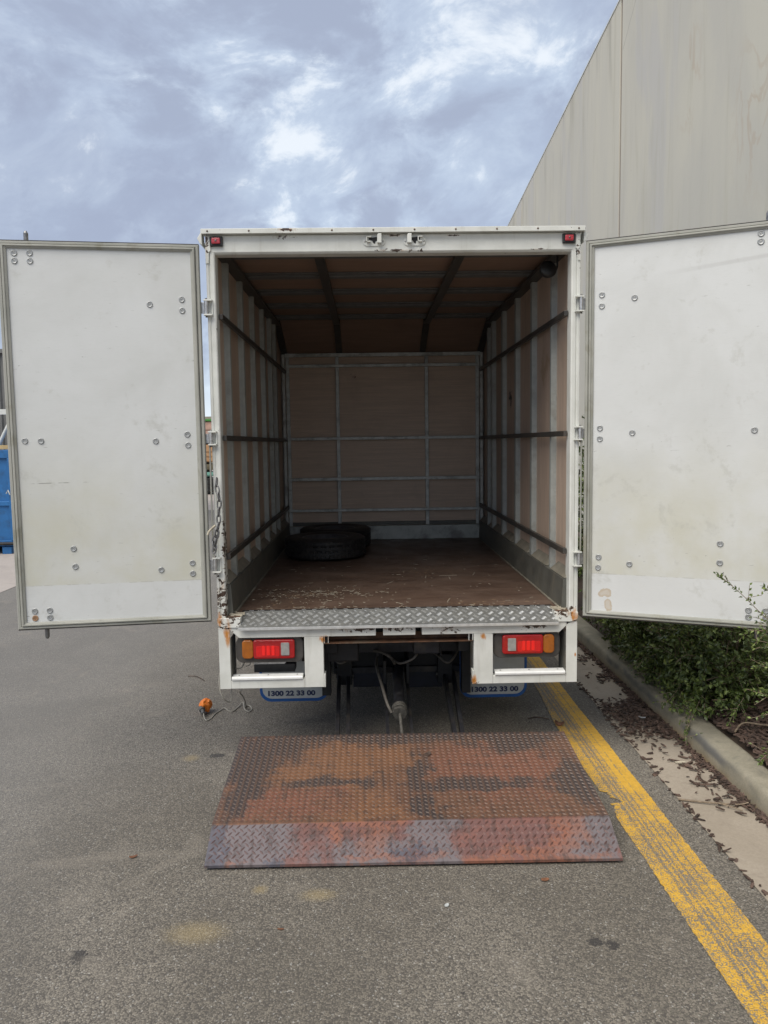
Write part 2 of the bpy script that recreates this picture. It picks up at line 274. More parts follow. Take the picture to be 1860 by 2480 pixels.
def wall_mat():
    m, g = newmat('precast_wall'); p = g.pos(); q = g.xyz(p)
    c = g.mix(g.sm(g.noise(p, .55, 6, .6, .6, st=(1, 1, .45)), .38, .62), (.55, .53, .455), (.505, .49, .435))
    c = g.mix(g.m('MULTIPLY', g.sm(g.noise(g.vm('ADD', p, (0, 5, 2)), .9, 4, .5, .4, st=(1, 1, .28)), .52, .60), .75), c, (.49, .48, .455))
    c = g.mix(g.m('MULTIPLY', g.sm(g.noise(p, 4.5, 6, .65, .5, st=(1, 1, .10)), .5, .72), .45), c, (.42, .40, .315))
    c = g.mix(g.m('MULTIPLY', g.sm(g.noise(p, 9, 5, .65, .2, st=(1, 1, .05)), .62, .76), .6), c, (.58, .555, .48))
    drk = g.m('MULTIPLY', g.sm(q[2], 7.1, 8.9), g.sm(g.noise(p, 2.4, 5, .6, .2, st=(1, 1, .12)), .50, .70))
    c = g.mix(g.m('MULTIPLY', drk, .6), c, (.31, .295, .25))
    pk = g.blobs(p, [((4, 5.4, 6.3), .8, (1, 1.7, 1)), ((4, 3.6, 5.2), 1.0, (1, 1.7, 1)), ((4, 6.5, 4.1), .6, (1, 1.4, 1)), ((4, 5.0, 7.5), .5)])
    thin = g.m('MULTIPLY', g.sm(g.m('ABSOLUTE', g.m('SUBTRACT', g.noise(p, 1.5, 4, .6, 1.2, st=(1, 1.2, .6)), .5)), .05, .01), pk)
    c = g.mix(g.m('MULTIPLY', thin, .40), c, (.42, .31, .21))
    sp = g.sm(g.noise(p, 16, 4, .6, .8, st=(1, 1, .4)), .73, .77)
    c = g.mix(g.m('MULTIPLY', sp, .6), c, (.25, .23, .18))
    # hairline crack running diagonally up from the joint
    u = g.m('SUBTRACT', q[2], g.m('ADD', 8.12, g.m('MULTIPLY', g.m('SUBTRACT', 8.2, q[1]), .62)))
    ck = g.m('MULTIPLY', g.sm(g.m('ABSOLUTE', g.m('ADD', u, g.m('MULTIPLY', g.m('SUBTRACT', g.noise(p, 5, 3), .5), .08))), .012, .004), g.m('MULTIPLY', g.sm(q[1], 8.35, 8.3), g.sm(q[2], 11, 10)))
    c = g.mix(g.m('MULTIPLY', ck, .6), c, (.12, .11, .09))
    g.out(c, .85, 0, g.bump(g.noise(p, 14, 5, .65), .15, .01)); MAT['precast_wall'] = m
wall_mat()
def yellow_mat():
    m, g = newmat('yellow_line_paint'); p = g.pos(); q = g.xyz(p)
    n = g.noise(p, 75, 5, .75, st=(1.3, .7, 1)); v = g.vor(p, 145)
    u = g.m('ADD', q[0], g.m('MULTIPLY', g.m('SUBTRACT', g.noise(p, 1.2, 2), .5), .012))
    groove = None
    for x, wd in ((1.115, .012), (1.145, .008), (1.165, .009), (1.195, .006), (1.235, .006)):
        t = g.sm(g.m('ABSOLUTE', g.m('SUBTRACT', u, x)), wd, wd*.35); groove = t if groove is None else g.m('MAXIMUM', groove, t)
    solid = g.m('MULTIPLY', g.sm(q[1], -.85, -.3), g.sm(q[0], 1.17, 1.21))
    far_end = g.sm(q[1], .2, .9)  # raises the mask, so less yellow shows towards the far end
    wear = g.m('ADD', g.m('ADD', g.m('MULTIPLY', n, .85), g.m('MULTIPLY', g.sm(v, .2, .7), .25)), g.m('ADD', g.m('MULTIPLY', groove, .14), g.m('ADD', g.m('MULTIPLY', solid, -.16), g.m('MULTIPLY', far_end, .10))))
    wear = g.m('ADD', wear, g.m('ADD', g.m('MULTIPLY', g.m('SUBTRACT', g.noise(p, 7, 5), .5), .45), g.m('MULTIPLY', g.m('SUBTRACT', g.noise(p, 40, 3, .6, 0, st=(.3, 1.6, 1)), .5), .25)))
    k = g.sm(wear, .53, .72)
    pc = g.mix(g.sm(g.noise(p, 30, 5, .7), .3, .7), (.60, .345, .040), (.74, .44, .055))
    ac = g.mix(g.sm(n, .3, .7), (.12, .105, .09), (.25, .22, .18))
    g.out(g.mix(k, pc, ac), .7, 0, g.bump(g.m('ADD', g.m('MULTIPLY', g.sm(v, 0, .75), -.8), g.m('MULTIPLY', n, .9)), .8, .005)); MAT['yellow'] = m
yellow_mat()
simple('alu', (.23, .235, .23), .42, .5, .15, 30, (.22, .21, .18), .35)
simple('white_trim', (.74, .75, .74), .35, 0, .05, 20)
simple('alu_bright', (.72, .73, .73), .3, .6, .1, 30)
simple('stud_paint', (.36, .38, .365), .5, .1, .12, 12, (.20, .19, .16), .5)
simple('rail_grey', (.50, .52, .50), .45, .1, .15, 14, (.10, .09, .08), .55)
simple('rail_dark', (.055, .052, .048), .45, .2, .25, 20, (.12, .09, .07), .4)
simple('roof_beam', (.15, .15, .15), .5, .2, .15, 15)
simple('scuffed_white', (.42, .44, .41), .5, 0, .12, 9, (.14, .13, .12), .75)
simple('kick_grey', (.105, .105, .092), .55, .1, .2, 7, (.17, .155, .12), .6)
simple('kick_pale', (.20, .185, .15), .6, 0, .2, 8, (.12, .10, .07), .6)
simple('steel', (.22, .22, .22), .4, .8, .3, 30, (.13, .08, .05), .4)
simple('dull_steel', (.09, .085, .075), .5, .2, .35, 60, (.05, .045, .04), .7)
simple('chain_steel', (.20, .20, .205), .5, .7, .25, 60)
simple('zinc', (.50, .50, .50), .35, .75, .2, 60)
simple('washer', (.38, .39, .39), .42, .5, .12, 60)
simple('washer_rusty', (.33, .20, .12), .7, .2, .3, 120)
simple('black_plastic', (.018, .018, .018), .45, 0, .3, 30)
simple('bezel_plastic', (.065, .060, .055), .6, 0, .2, 20, (.10, .085, .065), .6)
simple('chassis_black', (.012, .012, .013), .6, .1, .4, 12, (.04, .033, .026), .5)
simple('arm_black', (.022, .022, .026), .45, .2, .4, 25, (.09, .075, .055), .5)
simple('rusty_steel', (.10, .05, .028), .7, .3, .4, 22, (.20, .16, .12), .6)
simple('hose', (.09, .08, .068), .7, 0, .2, 40)
simple('tyre_rubber', (.020, .019, .019), .6, 0, .3, 30, (.05, .045, .04), .5)
simple('rim_steel', (.09, .09, .095), .5, .4, .2, 20)
simple('navy', (.016, .028, .085), .6, 0, .1, 30)
simple('deep_navy', (.007, .010, .022), .5, .1, .3, 20)
simple('flap_blue', (.010, .085, .30), .5, 0, .1, 20)
simple('flap_white', (.46, .48, .48), .5, 0, .06, 12, (.30, .30, .28), .3)
simple('cord_grey', (.30, .285, .25), .6, 0, .1, 30)
simple('plug_grey', (.10, .10, .10), .6, 0, .1, 30)
simple('orange_bag', (.80, .22, .025), .4, 0, .15, 60)
simple('bark', (.080, .052, .040), .8, 0, .7, 28)
simple('dead_leaf', (.16, .07, .035), .7, 0, .4, 40)
simple('pale_chip', (.42, .38, .30), .7, 0, .2, 40)
simple('soil', (.055, .038, .027), .95, 0, .4, 12, bump=.8)
simple('twig', (.22, .17, .12), .8, 0, .3, 50)
simple('bin_blue', (.018, .125, .33), .5, .1, .15, 5, (.02, .06, .13), .5)
simple('shed_grey', (.16, .16, .155), .6, .2, .1, 3)
simple('timber', (.50, .36, .17), .7, 0, .15, 9)
simple('pink_box', (.46, .30, .24), .8, 0, .1, 6)
simple('brown_box', (.42, .25, .13), .8, 0, .2, 6)
simple('green_sheet', (.05, .22, .04), .6, 0, .15, 4)
simple('teal_box', (.16, .36, .30), .6, 0, .1, 4)
simple('hill_grass', (.155, .135, .085), .95, 0, .2, .2)
simple('truck_skin', (.60, .61, .58), .4, 0, .05, 3)
simple('glass_dark', (.02, .025, .03), .08, 0, .05, 3)
simple('joint_sealant', (.18, .14, .12), .8, 0, .1, 5)
def lens(name, c1, c2, rough=.15, st=(1, 1, 1), em=0):
    m, g = newmat(name); p = g.pos(); q = g.xyz(p)
    wv = g.m('ADD', g.m('MULTIPLY', g.m('SINE', g.m('MULTIPLY', q[0], 900.0)), .6), g.m('MULTIPLY', g.m('SUBTRACT', g.noise(p, 38, 2), .5), 3.0)); wz = g.m('SINE', g.m('MULTIPLY', q[2], 900.0))
    c = g.mix(g.sm(wv, -1, 1, .25, .75), c1, c2)
    g.out(c, rough, 0, g.bump(g.m('ADD', wv, wz), .25, .001), Coat_Weight=.6, Coat_Roughness=.05); MAT[name] = m
lens('lens_red', (.25, .002, .003), (.48, .004, .006))
lens('lens_red_glint', (.92, .010, .008), (.98, .015, .010))  # brighter red, a lens reflection put into the colour
lens('lens_brake', (.55, .004, .004), (.74, .006, .006))
lens('lens_amber', (.20, .052, .002), (.50, .15, .005))
lens('lens_clear', (.15, .15, .145), (.48, .47, .45))
lens('marker_red', (.28, .012, .022), (.55, .04, .06), .25)
def leafmat():
    m, g = newmat('leaf'); p = g.pos()
    r = g.n('ShaderNodeNewGeometry').outputs['Random Per Island']
    c = g.mix(r, (.034, .056, .013), (.115, .160, .036))
    c = g.mix(g.m('MULTIPLY', g.sm(r, .86, .95), .8), c, (.22, .28, .08))
    c = g.mix(g.m('MULTIPLY', g.sm(g.noise(p, 3, 3), .5, .68), .4), c, (.10, .115, .035))
    g.out(c, .40, 0, None, Transmission_Weight=0.0, Subsurface_Weight=0.0)
    MAT['leaf'] = m
    m2, g = newmat('leaf_dull'); r = g.n('ShaderNodeNewGeometry').outputs['Random Per Island']
    g.out(g.mix(r, (.060, .062, .022), (.15, .155, .06)), .5); MAT['leaf_dull'] = m2
leafmat()

# ------------------------------------------------------------------ mesh helpers
class MB:
    def __init__(s): s.v = []; s.f = []; s.sm = []
    def add(s, vs, fs, smooth=False):
        b = len(s.v); s.v.extend([tuple(v) for v in vs]); s.f.extend([tuple(b+i for i in f) for f in fs]); s.sm.extend([smooth]*len(fs)); return s
    def box(s, x0, x1, y0, y1, z0, z1, M=None):
        vs = [Vector((x, y, z)) for z in (z0, z1) for y in (y0, y1) for x in (x0, x1)]
        if M is not None: vs = [M @ v for v in vs]
        return s.add(vs, [(0, 2, 3, 1), (4, 5, 7, 6), (0, 1, 5, 4), (2, 6, 7, 3), (0, 4, 6, 2), (1, 3, 7, 5)])
    def obox(s, c, dx, dy, dz, M=None):
        return s.box(c[0]-dx/2, c[0]+dx/2, c[1]-dy/2, c[1]+dy/2, c[2]-dz/2, c[2]+dz/2, M)
    def prism(s, pts, ax, a, b, M=None):
        """pts 2-D polygon, extruded along axis ax from a to b. ax=1: pts are (x,z); ax=0: (y,z); ax=2: (x,y)"""
        def P(p, t): return Vector((t, p[0], p[1])) if ax == 0 else Vector((p[0], t, p[1])) if ax == 1 else Vector((p[0], p[1], t))
        vs = [P(p, a) for p in pts]+[P(p, b) for p in pts]
        if M is not None: vs = [M @ v for v in vs]
        n = len(pts)
        return s.add(vs, [tuple(range(n)), tuple(range(2*n-1, n-1, -1))]+[(i, i+n, (i+1) % n+n, (i+1) % n) for i in range(n)])
    def tube(s, pts, r, seg=8, cap=True, r2=None):
        pts = [Vector(p) for p in pts]; rings = []; n = len(pts); prev = None
        for i, p in enumerate(pts):
            d = (pts[min(i+1, n-1)]-pts[max(i-1, 0)]).normalized()
            if prev is None:
                a = Vector((0, 0, 1)) if abs(d.z) < .9 else Vector((1, 0, 0)); u = d.cross(a).normalized()
            else:
                u = prev-d*prev.dot(d); u = u.normalized()
            prev = u; v = d.cross(u); rr = r if r2 is None else r+(r2-r)*i/(n-1)
            rings.append([p+(u*math.cos(2*math.pi*k/seg)+v*math.sin(2*math.pi*k/seg))*rr for k in range(seg)])
        vs = [q for rg in rings for q in rg]; fs = []
        for i in range(n-1):
            for k in range(seg):
                a = i*seg+k; b = i*seg+(k+1) % seg; fs.append((a, b, b+seg, a+seg))
        s.add(vs, fs, True)
        if cap: s.add(rings[0], [tuple(range(seg-1, -1, -1))]); s.add(rings[-1], [tuple(range(seg))])
        return s
    def lathe(s, prof, c, axis='Z', seg=32, smooth=True, closed=False):
        """prof list of (radius, height)"""
        vs = []; fs = []; n = len(prof)
        for k in range(seg):
            a = 2*math.pi*k/seg
            for r, h in prof:
                x, y = r*math.cos(a), r*math.sin(a)
                v = Vector((x, y, h)) if axis == 'Z' else Vector((x, -h, y)) if axis == 'Y' else Vector((h, x, y))
                vs.append(v+Vector(c))
        for k in range(seg):
            k2 = (k+1) % seg
            for i in range(n if closed else n-1):
                j = (i+1) % n
                fs.append((k*n+i, k2*n+i, k2*n+j, k*n+j))
        return s.add(vs, fs, smooth)
    def build(s, name, mat, parent=None, label=None, bevel=0, **kw):
        c = Vector((0, 0, 0))
        xs = [v[0] for v in s.v]; ys = [v[1] for v in s.v]; zs = [v[2] for v in s.v]
        c = Vector(((min(xs)+max(xs))/2, (min(ys)+max(ys))/2, (min(zs)+max(zs))/2))
        me = bpy.data.meshes.new(name); me.from_pydata([(v[0]-c.x, v[1]-c.y, v[2]-c.z) for v in s.v], [], s.f)
        me.polygons.foreach_set('use_smooth', s.sm)
        me.materials.append(MAT[mat]); me.update()
        o = bpy.data.objects.new(name, me); COL.objects.link(o); o.location = c
        if parent is not None: attach(o, parent)
        if bevel:
            b = o.modifiers.new('bevel', 'BEVEL'); b.width = bevel; b.segments = 2; b.limit_method = 'ANGLE'; b.angle_limit = R(40)
        if label: o['label'] = label
        for k, v in kw.items(): o[k] = v
        return o
def wloc(o):
    return Vector(o['_w']) if '_w' in o.keys() else Vector(o.location)
WORLD = {}
def attach(o, parent):
    w_ = Vector(o.location); WORLD[o.name] = w_
    o.parent = parent; o.location = w_-WORLD.get(parent.name, Vector((0, 0, 0)))
def empty(name, label, cat, loc=(0, 0, 0), group=None):
    o = bpy.data.objects.new(name, None); COL.objects.link(o); o.location = loc; o.empty_display_size = .2
    WORLD[o.name] = Vector(loc); o['label'] = label; o['category'] = cat
    if group: o['group'] = group
    return o
def tag(o, label, cat, group=None):
    o['label'] = label; o['category'] = cat
    if group: o['group'] = group
    return o
def struct(o): o['kind'] = 'structure'; return o
def box(name, mat, x0, x1, y0, y1, z0, z1, parent=None, bevel=.002, **kw):
    return MB().box(min(x0, x1), max(x0, x1), y0, y1, z0, z1).build(name, mat, parent, bevel=bevel, **kw)
def clone(o, loc, parent):
    c = o.copy(); COL.objects.link(c); c.parent = parent; c.location = Vector(loc)-WORLD.get(parent.name, Vector((0, 0, 0))); WORLD[c.name] = Vector(loc); return c

# ------------------------------------------------------------------ setting
def sheet(name, mat, pts, z, kind='structure'):
    o = MB().add([(x, y, z) for x, y in pts], [tuple(range(len(pts)))]).build(name, mat); o['kind'] = kind; return o
sheet('ground', 'asphalt', [(-300, -200), (300, -200), (300, 500), (-300, 500)], 0)
sheet('concrete_pad', 'pad_concrete', [(-60, -20), (-5.05, -20), (-4.95, 17.9), (1.0, 17.9), (1.0, 60), (-60, 60)], .004)
sheet('gutter', 'gutter_concrete', [(1.43, -12), (1.80, -12), (1.80, 40), (1.43, 40)], .004)
# garden bed: a rumpled sheet of soil behind the kerb
mb = MB(); NX, NY = 26, 90
for j in range(NY+1):
    for i in range(NX+1):
        x = 1.915+(5.2-1.915)*i/NX; y = -8+48*(j/NY)**1.3
        mb.v.append((x, y, .128+(.035*mnoise.noise(Vector((x*2.1, y*2.1, 0)))+.02 if i > 0 else -.02)))
for j in range(NY):
    for i in range(NX):
        a = j*(NX+1)+i; mb.f.append((a, a+1, a+NX+2, a+NX+1)); mb.sm.append(True)
struct(mb.build('garden_soil', 'soil'))
# kerb, swept profile with slightly uneven edges
prof = [(1.768, 0), (1.772, .05), (1.778, .090), (1.783, .106), (1.792, .117), (1.806, .124), (1.84, .1275), (1.88, .1285), (1.915, .129), (1.93, .126), (1.938, .10), (1.938, -.05)]
mb = MB(); NYK = 260
for j in range(NYK+1):
    y = -10+50*(j/NYK)**1.25
    for k, (x, z) in enumerate(prof):
        wob = .004*mnoise.noise(Vector((x*9, y*5, z*9)))
        mb.v.append((x+wob, y, z+(wob*.8 if k else 0)))
for j in range(NYK):
    for k in range(len(prof)-1):
        a = j*len(prof)+k; b = a+len(prof); mb.f.append((a, a+1, b+1, b)); mb.sm.append(True)
struct(mb.build('kerb', 'kerb_concrete'))
# yellow line with ragged edges and one bite out of its inner side
mb = MB(); ys = [-6+.012*i for i in range(int((20+6)/.012))]
ys = [y for y in ys if y < 3]+[3+.1*i for i in range(170)]
for y in ys:
    xl = 1.048+.006*mnoise.noise(Vector((y*3, 0, 0)))+.006*mnoise.noise(Vector((y*40, 1, 0)))
    xr = 1.292+.004*mnoise.noise(Vector((y*3, 5, 0)))+.005*mnoise.noise(Vector((y*40, 6, 0)))
    xl += .010*max(0, min(1, y/1.0))+.04*max(0, min(1, (y-.6)/.8)); xr += .01*max(0, min(1, (y-1)))
    if -.76 < y < -.47:
        t = (y+.76)/.29; b = (.010+.028*t*3 if t < .33 else .062*math.sin(math.pi*min(1, (1-t)/.67))**.7)
        xl += max(0, (.05*t if t < .55 else .068*(1-(t-.55)/.45)**.5)*min(1, t*9) if t > 0 else 0)*(1+1.3*mnoise.noise(Vector((y*38, 3, 0))))+.006*mnoise.noise(Vector((y*120, 3, 0)))
    mb.v.append((xl, y, .004)); mb.v.append((xr, y, .004))
for i in range(len(ys)-1): mb.f.append((2*i, 2*i+1, 2*i+3, 2*i+2)); mb.sm.append(False)
struct(mb.build('yellow_line', 'yellow'))

# ------------------------------------------------------------------ warehouse wall
def wall_x(y): return 4.0+.043*(y-8.5)
wh = empty('warehouse', 'tall weathered precast concrete wall rising beside the truck', 'building', (4.2, 12, 0))
joints = [-9, -.2, 8.43, 18.55, 27, 36]
for i in range(len(joints)-1):
    y0, y1 = joints[i]+.05, joints[i+1]-.05; mb = MB()
    x0, x1 = wall_x(y0), wall_x(y1)
    mb.prism([(x0, y0), (x0+.2, y0), (x1+.2, y1), (x1, y1)], 2, -.05, 8.90); mb.build('wall_panel', 'precast_wall', wh, bevel=.006)
    mb = MB(); x = wall_x(joints[i]); mb.prism([(wall_x(joints[i]-.052)+.02, joints[i]-.052), (x+.10, joints[i]-.052), (x+.10, joints[i]+.052), (wall_x(joints[i]+.052)+.02, joints[i]+.052)], 2, 0, 8.89); mb.build('sealant_joint', 'joint_sealant', wh)
mb = MB(); mb.prism([(wall_x(-9)-.01, -9), (wall_x(-9)+.24, -9), (wall_x(36)+.24, 36), (wall_x(36)-.01, 36)], 2, 8.902, 8.93); mb.build('parapet_flashing', 'truck_skin', wh)
mb = MB(); mb.prism([(wall_x(-9)+.25, -9), (24, -9), (24, 36), (wall_x(36)+.25, 36)], 2, 8.0, 8.2); mb.build('roof', 'shed_grey', wh)

# ------------------------------------------------------------------ the truck
T = empty('box_truck', 'white box truck with both rear doors swung open and rusty tail lift lowered', 'truck', (0, 0, 0))
# --- body shell
box('side_skin', 'truck_skin', -1.060, -1.050, .06, 3.56, .80, 3.04, T)
box('side_skin', 'truck_skin', 1.050, 1.060, .06, 3.56, .80, 3.04, T)
box('front_skin', 'truck_skin', -1.06, 1.06, 3.562, 3.575, .80, 3.04, T)
box('roof', 'truck_skin', -1.062, 1.062, .02, 3.58, 3.046, 3.060, T)
# floor and its side strips
box('cargo_floor', 'floor', -1.03, 1.03, .112, 3.55, .845, .885, T)
for sx in (-1, 1):
    MB().add([(sx*.955, .13, .8895), (sx*.975, .13, .8895), (sx*.975, 3.5, .8895), (sx*.955, 3.5, .8895)], [(0, 1, 2, 3)]).build('floor_trim', 'kick_pale', T)
# wall bays
studsL = [(.335, .455), (.865, 1.00), (1.40, 1.52), (1.95, 2.09), (2.42, 2.56), (2.75, 2.90)]
studsR = [(.415, .525), (.985, 1.12), (1.575, 1.705), (2.16, 2.31), (2.70, 2.84), (2.97, 3.11)]
for sx, studs in ((-1, studsL), (1, studsR)):
    mids = [.07]+[(a+b)/2 for a, b in studs]+[3.515]
    for i in range(len(mids)-1):
        a, b = mids[i]+.002, mids[i+1]-.002
        box('wall_panel', 'ply_side', sx*1.032, sx*1.046, a, b, .886, 3.028, T)
    for a, b in studs:
        # hat-section stud: a face with two thin returns
        x = sx
        m_ = MB(); m_.box(min(x*.996, x*1.000), max(x*.996, x*1.000), a+.038, b-.038, .985, 2.995)
        m_.box(min(x*1.000, x*1.032), max(x*1.000, x*1.032), a+.038, a+.042, .985, 2.995); m_.box(min(x*1.000, x*1.032), max(x*1.000, x*1.032), b-.042, b-.038, .985, 2.995)
        m_.build('wall_stud', 'stud_paint', T)
    for z0, z1 in ((2.588, 2.620), (1.902, 1.934), (1.212, 1.248)):
        box('side_rail', 'rail_dark', sx*.974, sx*.9955, .05, 3.46, z0, z1, T, bevel=.003)
    # kick board: sloped board with pale chamfer between studs
    MB().prism([(sx*.970, .886), (sx*.980, 1.062), (sx*.999, 1.066), (sx*1.031, 1.066), (sx*1.031, .886)], 1, .06, 3.50).build('kick_board', 'kick_grey', T)
    edges = [.06]+[e for ab in studs for e in ab]+[3.5]
    for i in range(0, len(edges), 2):
        a, b = edges[i], edges[i+1]
        m_ = MB(); m_.add([(sx*.985, a, 1.068), (sx*.985, b, 1.068), (sx*1.031, b-.035, 1.118), (sx*1.031, a+.035, 1.118), (sx*1.031, a, 1.068), (sx*1.031, b, 1.068)],
                          [(0, 1, 2, 3), (1, 5, 2), (0, 3, 4), (3, 2, 5, 4)]); m_.build('kick_chamfer', 'kick_pale', T)
    box('ceiling_rail', 'rail_dark', sx*.955, sx*1.031, .06, 2.87, 2.975, 3.0, T)
# ceiling
beams = [(.33, .44), (.89, 1.02), (1.45, 1.59), (2.02, 2.17), (2.60, 2.76)]
ed = [.06]+[(a+b)/2 for a, b in beams]+[2.88]
for i in range(len(ed)-1):
    for xa, xb in ((-1.031, -.432), (-.428, .408), (.412, 1.031)):
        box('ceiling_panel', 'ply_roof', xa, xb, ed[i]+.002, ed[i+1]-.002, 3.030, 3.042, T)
for a, b in beams:
    m_ = MB(); m_.box(-1.0, 1.0, a, b, 3.018, 3.029); m_.box(-1.0, 1.0, a+.025, b-.025, 3.003, 3.018); m_.box(-1.0, 1.0, a+.045, b-.045, 2.999, 3.003); m_.build('roof_beam', 'roof_beam', T, bevel=.002)
for x in (-.435, .405):
    box('roof_rail', 'rail_dark', x-.03, x+.03, .06, 2.88, 2.978, 2.998, T)
# slanted front section
def slant(y): return 3.03+(2.79-3.03)*(y-2.88)/(3.52-2.88)
for xa, xb in ((-1.031, -.432), (-.428, .408), (.412, 1.031)):
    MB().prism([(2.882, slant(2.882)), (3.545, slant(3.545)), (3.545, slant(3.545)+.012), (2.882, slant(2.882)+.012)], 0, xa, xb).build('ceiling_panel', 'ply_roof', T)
for x in (-.435, .405, -.99, .99):
    MB().prism([(2.87, slant(2.87)-.028), (3.50, slant(3.50)-.028), (3.50, slant(3.5)-.002), (2.87, slant(2.87)-.002)], 0, x-.03, x+.03).build('roof_rail', 'rail_dark', T)
# bulkhead
rows = [.886, 1.19, 1.515, 1.93, 2.66, 2.80]
cols = [(-1.03, -.463), (-.459, .443), (.447, 1.03)]
for r_ in range(len(rows)-1):
    for xa, xb in cols:
        box('bulkhead_panel', 'ply_end', xa, xb, 3.535, 3.548, rows[r_]+.002, rows[r_+1]-.002, T)
for z0, z1, y0 in ((2.748, 2.785, 3.45), (2.645, 2.675, 3.470), (1.913, 1.942, 3.470), (1.498, 1.530, 3.470), (1.180, 1.207, 3.470)):
    box('bulkhead_rail', 'rail_grey', -.985, .985, y0, y0+.018, z0, z1, T)
for x in (-.461, .445):
    box('bulkhead_post', 'rail_grey', x-.017, x+.017, 3.489, 3.518, 1.03, 2.76, T)
for x in (-1.004, 1.004):
    box('bulkhead_post', 'rail_grey', x-.014, x+.014, 3.47, 3.534, .887, 2.78, T)
for x in (-.966, .966):
    box('bulkhead_post', 'rail_grey', x-.017, x+.017, 3.508, 3.532, 1.03, 2.76, T)
box('bulkhead_ledge', 'kick_grey', -.98, .98, 3.512, 3.534, 1.030, 1.068, T)
box('bulkhead_board', 'scuffed_white', -.985, .985, 3.46, 3.505, .887, 1.028, T, bevel=.004)

# --- rear frame
def jamb(sx):
    m_ = MB()
    pts = [(1.050, .0), (1.036, .0), (1.033, .006), (1.029, .006), (1.026, .0), (1.006, .0), (1.000, .006), (1.000, .085), (1.050, .085)]
    pts = [(sx*a, b) for a, b in pts]
    if sx < 0: pts = pts[::-1]
    m_.prism(pts, 2, .8785, 2.9475); return m_.build('door_jamb', 'white_paint', T, bevel=.0015)
jamb(-1); jamb(1)
MB().prism([(0, 2.9485), (0, 3.036), (.008, 3.043), (.085, 3.043), (.085, 2.938), (.012, 2.938)], 0, -1.0498, 1.0498).build('header', 'white_paint', T, bevel=.002)
m_ = MB(); m_.box(-1.067, 1.067, -.034, .019, 3.0435, 3.068); m_.box(-1.067, 1.067, -.036, -.034, 3.041, 3.0665)
m_.build('roof_cap', 'white_paint', T, bevel=.003)
for k in range(10):
    MB().lathe([(0, .004), (.004, .003), (.0055, 0)], (-1.03+k*.2289, -.036, 3.054), 'Y', 8).build('rivet', 'rusty_steel', T)
for sx in (-1, 1):
    m_ = MB(); m_.prism([(sx*1.066, 3.062), (sx*1.092, 3.022), (sx*1.078, 2.995), (sx*1.066, 2.985)], 1, -.012, .06); m_.prism([(sx*1.067, 3.02), (sx*1.090, 3.02), (sx*1.080, 2.996), (sx*1.067, 2.99)], 1, .06, 3.5)
    m_.build('roof_gutter', 'white_paint', T, bevel=.002)
    m_ = MB(); m_.prism([(sx*1.046, 3.030), (sx*1.024, 3.030), (sx*1.020, 2.955), (sx*1.034, 2.945), (sx*1.044, 2.955)], 1, -.010, -.0005); m_.prism([(sx*1.050, 2.99), (sx*1.030, 2.95), (sx*1.033, 2.888), (sx*1.050, 2.885)], 1, -.006, -.0004)
    m_.build('corner_bracket', 'white_paint', T, bevel=.0015)
# marker lights
for x in (-.987, .981):
    m_ = MB(); m_.box(x-.036, x+.036, -.016, -.0005, 2.978, 3.032); hb = m_.build('marker_light', 'black_plastic', T, bevel=.004)
    m_ = MB(); m_.box(x-.024, x+.024, -.028, -.0165, 2.989, 3.022); m_.build('lens', 'marker_red', hb, bevel=.005)
    m_ = MB(); m_.lathe([(0, .004), (.004, .004), (.006, 0)], (x, -.0285, 3.006), 'Y', 10); m_.build('screw', 'steel', hb)
# latch keepers in the header
def rounded(x0, x1, z0, z1, r, n=6):
    o = []
    for cx, cz, a0 in ((x1-r, z1-r, 0), (x0+r, z1-r, 90), (x0+r, z0+r, 180), (x1-r, z0+r, 270)):
        for k in range(n+1):
            a = R(a0+90*k/n); o.append((cx+r*math.cos(a), cz+r*math.sin(a)))
    return o
for xc, sgn in ((-.111, 1), (.116, -1)):
    m_ = MB(); m_.prism(rounded(xc-.062, xc+.062, 2.974, 3.026, .025), 1, -.006, -.0004); kb = m_.build('latch_keeper', 'white_paint', T, bevel=.001)
    m_ = MB(); m_.prism([(xc-.026, 3.018), (xc+.03, 3.024), (xc+.03, 3.008), (xc+.008, 2.998), (xc+.006, 2.985), (xc-.004, 2.99), (xc-.01, 3.002), (xc-.03, 3.008)], 1, -.0078, -.0065)
    m_.build('slot', 'chassis_black', kb)
    m_ = MB(); x = xc+sgn*.030; m_.prism([(x-.012, 2.986), (x+.012, 2.984), (x+.012, 3.036), (x-.006, 3.036), (x-.012, 3.028)], 1, -.034, -.008); m_.build('cam_block', 'white_paint', kb, bevel=.002)
    x = xc-sgn*.030; m_ = MB(); m_.box(x-.013, x-.008, -.026, -.008, 2.996, 3.022); m_.box(x-.008, x+.014, -.026, -.008, 3.018, 3.023); m_.box(x-.008, x+.012, -.026, -.008, 2.992, 2.997); m_.build('keeper_loop', 'white_paint', kb, bevel=.001)
    for s2 in (-1, 1): MB().lathe([(0, .003), (.005, .003), (.006, 0)], (xc+s2*.051, -.006, 2.999), 'Y', 12).build('rivet', 'zinc', kb)
